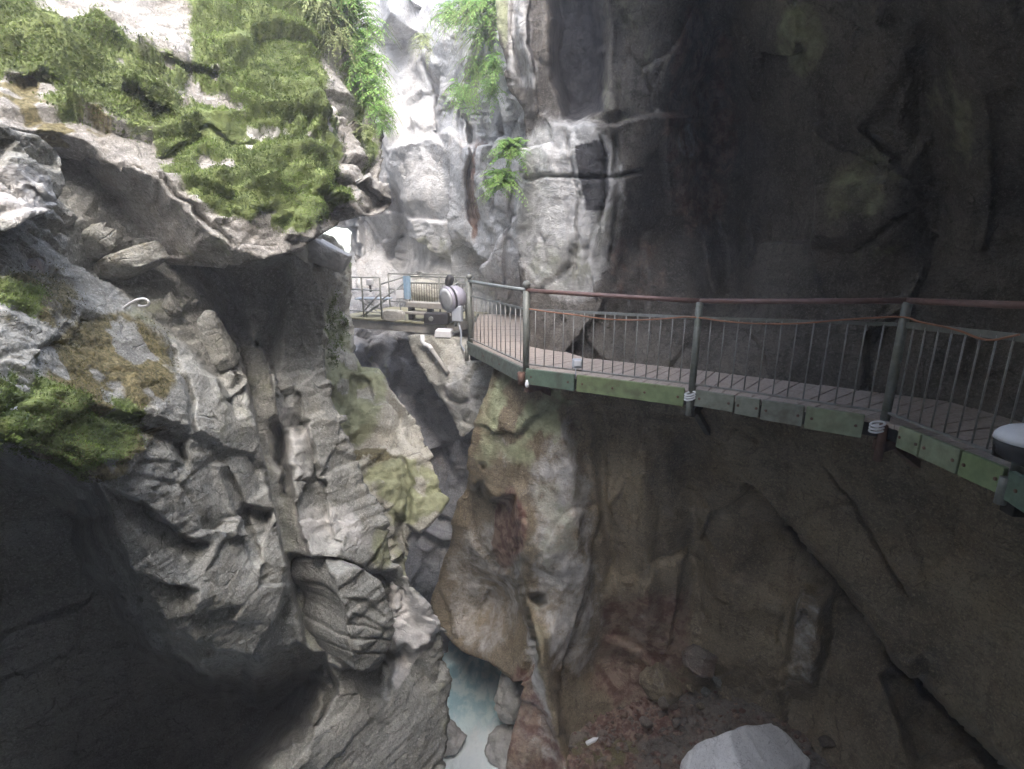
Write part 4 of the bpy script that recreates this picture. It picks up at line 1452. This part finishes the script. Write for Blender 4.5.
# steel under the deck
for k in range(len(OUT) - 1):
    a, b = OUT[k].lerp(IN[k], .12), OUT[k + 1].lerp(IN[k + 1], .12)
    m = MB().bar(a - Vector((0, 0, .14)), b - Vector((0, 0, .14)), .08, .16)
    a, b = OUT[k].lerp(IN[k], .7), OUT[k + 1].lerp(IN[k + 1], .7)
    m.bar(a - Vector((0, 0, .14)), b - Vector((0, 0, .14)), .08, .16)
    wpart(m.build("stringer", M_DARKST, walk, .006))
for k in range(1, len(OUT)):
    a, b = OUT[k].lerp(IN[k], .02), OUT[k].lerp(IN[k], 1.25)
    m = MB().bar(a - Vector((0, 0, .28)), b - Vector((0, 0, .28)), .12, .12)
    m.bar(OUT[k].lerp(IN[k], .25) - Vector((0, 0, .34)), OUT[k].lerp(IN[k], 1.2) - Vector((0, 0, 1.1)), .08, .08)
    wpart(m.build("bracket", M_RUSTY if k in (3, 5) else M_DARKST, walk, .006))
for k in range(1, len(OUT) - 1):
    for j in range(1, 5):
        t = j / 5
        a, b = OUT[k].lerp(OUT[k + 1], t), IN[k].lerp(IN[k + 1], t)
        wpart(MB().bar(a.lerp(b, .03) - Vector((0, 0, .10)), a.lerp(b, .97) - Vector((0, 0, .10)), .06, .09).build("joist", M_DARKST, walk))

# ---- railing
rail = empty("railing", OUT[3])
tag(rail, "steel balustrade with red-brown handrail along the walkway's open edge", "railing")
H = 1.14
Z = Vector((0, 0, 1))
OFF = [(-seg_n(OUT[max(0, min(k, 6))], OUT[max(1, min(k + 1, 7))])) * -.03 for k in range(8)]
E_ = [OUT[k] + OFF[k] for k in range(8)]
tops = [H, H, 1.17, 1.15, 1.10, 1.20, 1.27, 1.27]
mids = [.90, .90, .90, .88, .90, .97, 1.02, 1.0]
for k in range(2, 8):
    r = .05 if k in (2, 3) else .042
    low = {2: -.35, 3: -.22, 4: -.30, 5: -.42}.get(k, -.25)
    m = MB().tube([E_[k] + Z * (-.02), E_[k] + Z * (tops[k] - .01)], r, 16)
    if k in (2, 3):
        m.lathe(E_[k] + Z * (tops[k] + .03), (0, 0, 1), [(0, .03), (.012, .036), (.03, .052), (.055, .058), (.08, .05), (.10, .03), (.11, .002)], 16)
    o = wpart(m.build("post", M_POST, rail, 0, True))
    st = MB().tube([E_[k] - Z * .03 - seg_n(E_[k - 1], E_[k]) * .075, E_[k] + Z * low - seg_n(E_[k - 1], E_[k]) * .075], .04 if k != 3 else .055, 12)
    wpart(st.build("post_foot", M_RUSTY if k in (3, 5) else M_POST, rail, 0, True))
for k in range(1, 7):
    a, b = E_[k] + Z * tops[k], E_[k + 1] + Z * tops[k + 1]
    m = MB().tube([a, a.lerp(b, .33) - Z * .004, a.lerp(b, .66) - Z * .004, b], .03, 14)
    o = wpart(m.build("handrail", M_STEEL if k < 3 else M_HAND, rail, 0, True))
    if k < 3:
        o["label"] = "bare steel length of handrail"
    a, b = E_[k] + Z * mids[k], E_[k + 1] + Z * mids[k + 1]
    wpart(MB().bar(a, b, .012, .035 if k < 5 else .06).build("upper_rail", M_STEEL if k < 4 else M_POST, rail, .003))
    a, b = E_[k] + Z * .085, E_[k + 1] + Z * .085
    wpart(MB().bar(a, b, .035, .022).build("lower_rail", M_BALU, rail, .003))
nb = {1: 8, 2: 13, 3: 16, 4: 13, 5: 10, 6: 9}
for k in range(1, 7):
    n = nb[k]
    for j in range(1, n):
        t = j / n + random.uniform(-.003, .003)
        p, q = E_[k].lerp(E_[k + 1], t), E_[k].lerp(E_[k + 1], t + random.uniform(-.002, .002))
        wpart(MB().tube([p + Z * .09, q + Z * (mids[k] + (mids[k + 1] - mids[k]) * t)], .0075, 8).build("baluster", M_BALU, rail, 0, True))


def on_rail(px, py, outw=.035):
    """Point of a sight line on the vertical face of the railing."""
    d = P(px, py, 1.0)
    for k in range(2, 7):
        a, b = E_[k], E_[k + 1]
        n = -seg_n(a, b)
        a2 = a + n * outw
        den = d.x * n.x + d.y * n.y
        if abs(den) < 1e-6:
            continue
        s = (a2.x * n.x + a2.y * n.y) / den
        q = d * s
        t = (q - a).dot(b - a) / (b - a).length_squared
        if -.02 <= t <= 1.02:
            return q
    return d * 4


cp = [(529, 309), (550, 312), (575, 315), (605, 319), (632, 320), (660, 319), (685, 317), (702, 318), (722, 321), (745, 323), (775, 324), (806, 323), (840, 320), (870, 318), (903, 317),
      (920, 322), (940, 326), (960, 331), (978, 338), (992, 340), (1008, 337), (1022, 334)]
cpt = [on_rail(a, b) for a, b in cp]
sm = []
for k in range(len(cpt) - 1):
    p0, p1, p2, p3 = cpt[max(k - 1, 0)], cpt[k], cpt[k + 1], cpt[min(k + 2, len(cpt) - 1)]
    for j in range(4):
        t = j / 4
        sm.append(.5 * ((2 * p1) + (p2 - p0) * t + (2 * p0 - 5 * p1 + 4 * p2 - p3) * t * t + (3 * p1 - p0 - 3 * p2 + p3) * t ** 3))
o = MB().tube(sm, .009, 8).build("cable", M_CABLE, None, 0, True)
tag(o, "thin orange cable looped along the railing between its posts", "cable")

# white clamps on the two right posts
for px, py, lab in ((690, 396, "white strap wound round the foot of the railing post left of the mossy board's end"), (877, 427, "white strap wound round the foot of the rusty railing post furthest right")):
    c = on_rail(px, py, .085)
    e = empty("strap", c)
    tag(e, lab, "strap", "white straps on the post feet")
    for j in range(3):
        n = 14
        pts = [Vector((.06 * math.cos(2 * math.pi * i / n), .06 * math.sin(2 * math.pi * i / n), (j - 1) * .032 + .018 * math.cos(2 * math.pi * i / n))) for i in range(n + 1)]
        MB().tube(pts, .011, 8).build("coil", M_WHITE, e, 0, True)

# grey box on the walkway's edge
c = on_rail(577, 364, .06)
e = empty("socket_box", c)
tag(e, "small grey socket box standing on the green side board", "box")
MB().box((0, 0, .01), (.13, .07, .13)).build("case", M_BOX, e, .012)
MB().box((0, -.045, .02), (.09, .018, .08)).build("cover", M_WHITE, e, .006)
MB().tube([(-.02, -.03, -.055), (-.02, -.035, -.20)], .008, 8).build("conduit", M_BOX, e, 0, True)

# small white lamp hung on the corner post foot
c = on_rail(527, 384, .11)
e = empty("small_lamp", c)
tag(e, "tiny white lamp hanging under the corner of the walkway", "lamp")
MB().lathe((0, 0, 0), (0, 0, 1), [(-.05, .02), (-.04, .03), (.02, .028), (.03, .018), (.06, .015)], 14).build("shade", M_WHITE, e, 0, True)
MB().tube([(0, 0, .06), (0, .03, .12)], .006, 8).build("cord", M_BLACK, e, 0, True)

# big white floodlight at the right edge of the picture
c = P(1031, 442, 3.12)
e = empty("floodlight", c, (0, 0, R(-20)))
tag(e, "white-domed floodlight with black underside fixed to the railing at the right edge", "floodlight")
MB().lathe((0, 0, 0), (0, 0, 1), [(.0, .19), (.03, .185), (.06, .165), (.085, .13), (.105, .08), (.112, .02)], 32).build("dome", M_WHITE, e, 0, True)
MB().lathe((0, 0, -.14), (0, 0, 1), [(0, .11), (.03, .155), (.08, .178), (.138, .182)], 32).build("housing", M_BLACK, e, 0, True)
MB().tube([(.18, 0, -.06), (.24, .02, -.10), (.25, .04, -.25)], .018, 10).tube([(-.18, 0, -.05), (-.10, .16, -.16), (.05, .22, -.22), (.25, .04, -.25)], .012, 10).build("yoke", M_BLACK, e, 0, True)

# ------------------------------------------------------------------ the far platform
PZ_ = -1.62
A0, A1 = PZ(336, 316, PZ_), PZ(447, 323.5, PZ_)
bk = Vector((.35, 1, 0)).normalized()
plat = empty("platform", A1)
tag(plat, "concrete viewing platform spanning the gorge beyond the walkway", "platform")
th = Vector((0, 0, .30))


def ppart(o):
    o.location = -A1
    return o


m = MB().hexa([A0 - th, A1 - th, A1 + bk * 3 - th, A0 + bk * 3 - th, A0 - Z * .06, A1 - Z * .06, A1 + bk * 3 - Z * .06, A0 + bk * 3 - Z * .06])
ppart(m.build("slab", M_CONC, plat, .02))
fr = -bk * .05
m = MB().hexa([A0 + fr - Z * .058, A1 + fr - Z * .058, A1 + bk * 3 - Z * .058, A0 + bk * 3 - Z * .058, A0 + fr, A1 + fr, A1 + bk * 3, A0 + bk * 3])
ppart(m.build("coping", M_MOSSCONC, plat, .015))
# low bench-like steps on the platform
b0, b1 = P(411, 304, 13.6), P(450, 305.5, 12.9)
bench = empty("step_block", Vector((b0.x, b0.y, PZ_)))
tag(bench, "pale concrete step across the platform below its back railing", "step")
org = Vector((b0.x, b0.y, PZ_))
for nm, off, zz, hh in (("tread", 0, b0.z, .14), ("lower_tread", -.16, b0.z - .2, .07)):
    o = MB().bar(Vector((b0.x, b0.y + off, zz)), Vector((b1.x, b1.y + off, zz)), .4, hh).build(nm, M_CONC, bench, .015)
    o.location = -org
m = MB()
for q in (b0, b0.lerp(b1, .5), b1):
    m.box((q.x, q.y + .05, (PZ_ + q.z - .08) / 2), (.14, .3, q.z - .08 - PZ_))
o = m.build("support", M_DARKST, bench, .01)
o.location = -org
b2 = P(396, 311, 13.5)
boulder("stone_block", (b2.x, b2.y, PZ_ + .12), (.36, .24, .15), (0, .05, .3), 63, M_SLOPE, 6, .04, 4, "pale flat stone on the platform left of the concrete step", "stone", None, {"pale": .5}, .5)


def simple_rail(name, label, posts, top, bars, bal=None, mat=None, diag=()):
    """posts: base points; bars: heights of horizontal rails; bal: (segment, count, low, high)."""
    mat = mat or M_STEEL
    e = empty(name, posts[0])
    tag(e, label, "railing")
    o0 = posts[0]
    for p in posts:
        x = MB().tube([p, p + Z * top], .024, 10).build("post", M_POST, e, 0, True)
        x.location = -o0
    for h in bars:
        x = MB().tube([p + Z * h for p in posts], .018, 8).build("rail", mat, e, 0, True)
        x.location = -o0
    for (k, n, lo, hi) in (bal or ()):
        for j in range(1, n):
            q = posts[k].lerp(posts[k + 1], j / n)
            x = MB().tube([q + Z * lo, q + Z * hi], .008, 6).build("baluster", M_DARKST, e, 0, True)
            x.location = -o0
    for a, b in diag:
        x = MB().tube([a, b], .02, 8).build("brace", mat, e, 0, True)
        x.location = -o0
    return e


f0 = [A0.lerp(A1, t) + bk * .08 for t in (.02, .26, .43)]
simple_rail("railing", "light steel railing along the left front of the far platform", f0, 1.1, (1.1, .76, .17), None, M_STEEL,
            [(f0[2] + Z * .92, P(410, 275, 14.1)), (f0[2] + Z * .50, P(409, 280, 14.1)), (f0[1] + Z * .17, f0[2] + Z * .70)])
g0 = [P(410, 303, 14.0), P(440, 303, 13.6), P(466, 303, 13.2)]
for p in g0:
    p.z = PZ_
simple_rail("railing", "barred dark railing behind the concrete step of the far platform", g0, 1.12, (1.12, .95, .34), [(0, 12, .34, .95), (1, 9, .34, .95)], M_POST)
h0 = [A0.lerp(A1, t) + bk * 2.8 for t in (.0, .35, .7)]
simple_rail("railing", "back railing of the far platform against the far cliff", h0, 1.1, (1.1, .6, .2), None, M_POST)

# things on the platform
c = P(370, 283, 14.05)
e = empty("lamp", c)
tag(e, "small white lamp on the far platform's front railing", "lamp")
MB().box((0, 0, .02), (.17, .12, .16)).build("head", M_WHITE, e, .02)
MB().tube([(0, 0, -.06), (0, 0, -.24)], .03, 10).build("bracket", M_DARKST, e, 0, True)
c = P(399.5, 294, 13.9)
e = empty("notice_board", c)
tag(e, "small blank white notice plate on the far platform's railing", "sign")
MB().box((0, 0, 0), (.21, .015, .23)).build("plate", M_WHITE, e, .004)
MB().tube([(0, .02, .1), (0, .02, -.62)], .012, 8).build("stake", M_STEEL, e, 0, True)
# blue cloth hung over the railing
n = 16
V, Q = [], []
for s in (0, 1):
    for j in range(n):
        for i in range(8):
            u, v = i / 7, j / (n - 1)
            V.append(((u - .5) * .2, .03 * math.sin(u * 9 + v * 2) + s * .012, -v * .62))
for s in (0, 1):
    for j in range(n - 1):
        for i in range(7):
            a = s * n * 8 + j * 8 + i
            Q.append((a, a + 1, a + 9, a + 8))
o = mesh_np("cloth", np.array(V), np.array(Q), M_BLUE)
o.location = P(406.5, 276, 13.85)
link(o)
tag(o, "narrow blue cloth hanging from the far platform's railing beside the post", "cloth")
# folding table
c = P(374, 298, 14.3)
c.z = PZ_
e = empty("folding_table", c)
tag(e, "pale folding table with crossed legs behind the far platform's front railing", "table")
MB().box((0, 0, .5), (.95, .5, .035)).build("table_top", plain("bluish_table", (.35, .42, .5), .5), e, .008)
for sy in (-.2, .2):
    for a, b in ((-.36, .36), (.36, -.36)):
        MB().tube([(a, sy, .0), (b, sy, .485)], .014, 8).build("leg", M_STEEL, e, 0, True)

# ------------------------------------------------------------------ lamp cluster at the walkway's far post
pc = E_[2]
c = P(455, 298, 9.75)
e = empty("floodlight", c)
tag(e, "large round grey floodlight in a yoke beside the walkway's far corner post", "floodlight")
ax = Vector((-.75, -.6, -.12)).normalized()
MB().lathe((0, 0, 0), ax, [(-.22, .03), (-.20, .10), (-.14, .18), (-.05, .235), (.04, .25), (.10, .25)], 36).build("housing", M_LAV, e, 0, True)
MB().lathe((0, 0, 0), ax, [(.102, .255), (.135, .258), (.14, .245)], 36).build("dark_ring", M_BLACK, e, 0, True)
MB().lathe((0, 0, 0), ax, [(.142, .25), (.19, .248), (.205, .235)], 36).build("rim", M_LAV, e, 0, True)
MB().lathe((0, 0, 0), ax, [(.207, .225), (.215, .15), (.218, .02)], 36).build("lens", plain("lamp_glass", (.5, .52, .56), .12), e, 0, True)
n = 24
sx = Vector((0, 0, 1)).cross(ax).normalized()
pts = []
for j in range(n + 1):
    a = math.pi * 1.5 * (j / n) - math.pi * .75
    pts.append(sx * (-.0) + Vector((0, 0, 1)) * (.29 * math.sin(a)) - ax * (.26 * math.cos(a)) + Vector((.08, 0, 0)))
MB().tube(pts, .014, 10).build("yoke", M_STEEL, e, 0, True)
MB().lathe((-.12, -.02, .23), (.25, 0, 1), [(0, .05), (.03, .075), (.14, .085), (.19, .06), (.21, .01)], 18).build("top_bracket", M_BLACK, e, 0, True)
MB().tube([(0, .02, -.25), (0, .03, -.55)], .03, 10).build("stand", M_STEEL, e, 0, True)

c = P(457.5, 313.5, 9.6)
e = empty("junction_box", c, (0, 0, R(-15)))
tag(e, "upright pale grey junction box beside the far corner post", "box")
MB().box((0, 0, 0), (.19, .12, .3)).build("case", M_BOX, e, .015)
MB().box((0, -.068, 0), (.17, .014, .27)).build("cover", M_BOX, e, .006)
MB().tube([(.02, 0, -.15), (.06, .0, -.35), (.05, 0, -.6), (.11, .02, -.72), (.17, .03, -.68)], .02, 10).build("conduit", M_BOX, e, 0, True)
c = P(444, 332.5, 9.7)
e = empty("floodlight", c, (R(8), 0, R(-8)))
tag(e, "flat white floodlight below the junction box", "floodlight")
MB().hexa([(-.17, -.12, -.07), (.17, -.12, -.07), (.17, .12, -.07), (-.17, .12, -.07), (-.15, -.10, .06), (.16, -.10, .06), (.16, .1, .06), (-.15, .1, .06)]).build("case", M_WHITE, e, .012)
MB().box((0, -.02, -.078), (.3, .2, .014)).build("gasket", M_BLACK, e, .004)
MB().tube([(.17, 0, 0), (.26, .02, .02), (.34, .03, .05)], .018, 10).build("arm", M_STEEL, e, 0, True)
# dark machine box between the platform and the lamp cluster
c = P(437, 316, 12.6)
c.z = PZ_
e = empty("pump_box", c)
tag(e, "low dark equipment box on the platform behind the lamp cluster", "box")
MB().box((0, 0, .14), (.6, .4, .28)).build("case", M_BLACK, e, .02)
MB().lathe((-.12, -.21, .15), (0, -1, 0), [(0, .06), (.03, .06), (.035, .05)], 16).build("port", M_STEEL, e, 0, True)
# drain pipe
q = [P(422.5, 335, 12.55), P(422.5, 342, 12.5), P(425, 345, 12.45), P(429, 346, 12.4), P(432, 350, 12.3), P(448, 373, 11.6)]
e = empty("drain_pipe", q[0])
tag(e, "white drain pipe slanting down from under the far platform", "pipe")
for nm, pp, r, mt in (("elbow", q[:5], .06, M_WHITE), ("pipe", q[4:], .052, M_CONC)):
    o = MB().tube(pp, r, 12).build(nm, mt, e, 0, True)
    o.location = -q[0]

# bent steel rod in the left cliff
hk = [(118, 312), (126, 306), (134, 301), (140, 299), (145, 299), (148.5, 301.5), (148, 305), (143, 306.3), (138, 305.6)]
hp = [P(a, b, 4.55 + .01 * k) for k, (a, b) in enumerate(hk)]
sm = []
for k in range(len(hp) - 1):
    p0, p1, p2, p3 = hp[max(k - 1, 0)], hp[k], hp[k + 1], hp[min(k + 2, len(hp) - 1)]
    for j in range(5):
        t = j / 5
        sm.append(.5 * ((2 * p1) + (p2 - p0) * t + (2 * p0 - 5 * p1 + 4 * p2 - p3) * t * t + (3 * p1 - p0 - 3 * p2 + p3) * t ** 3))
o = MB().tube(sm, .011, 10).build("steel_rod", M_WHITE, None, 0, True)
tag(o, "bent pale steel rod sticking out of the left cliff under the slabs", "rod")
# small white scrap on the moss and pale bottle in the debris
o = MB().hexa([(-.035, -.02, -.008), (.035, -.012, -.012), (.03, .02, -.002), (-.03, .018, .0), (-.033, -.02, .012), (.036, -.01, .008), (.03, .022, .016), (-.03, .02, .02)]).build("plastic_scrap", M_WHITE, None, .004)
o.location = P(10, 410, 2.72)
tag(o, "small white plastic scrap lying on the moss at the left edge", "litter")
e = empty("bottle", P(592, 741, 7.2), (0, R(80), R(20)))
tag(e, "pale plastic bottle lying on the rusty debris", "bottle")
MB().lathe((0, 0, 0), (0, 0, 1), [(-.12, .03), (-.11, .042), (.04, .042), (.08, .03), (.10, .016), (.12, .016)], 18).build("body", M_WHITE, e, 0, True)
MB().lathe((0, 0, .122), (0, 0, 1), [(0, .018), (.02, .018)], 14).build("cap", M_BOX, e, 0, True)

# ------------------------------------------------------------------ haze added for lens glow, lifted blacks and some mist
hz = bpy.data.materials.new("glow_haze")
nt, N, L_ = nodes_of(hz)
N.remove(N["Principled BSDF"])
pv = N.new("ShaderNodeVolumePrincipled")
pv.inputs["Color"].default_value = (.97, .97, .98, 1)
pv.inputs["Density"].default_value = .0095
pv.inputs["Anisotropy"].default_value = .2
L_.new(pv.outputs[0], N["Material Output"].inputs["Volume"])
m = MB().box((0, 8, 4), (70, 60, 34))
o = m.build("haze", hz)
tag(o, "thin even haze added across the gorge for lens glow and mist", "haze", None, "stuff")
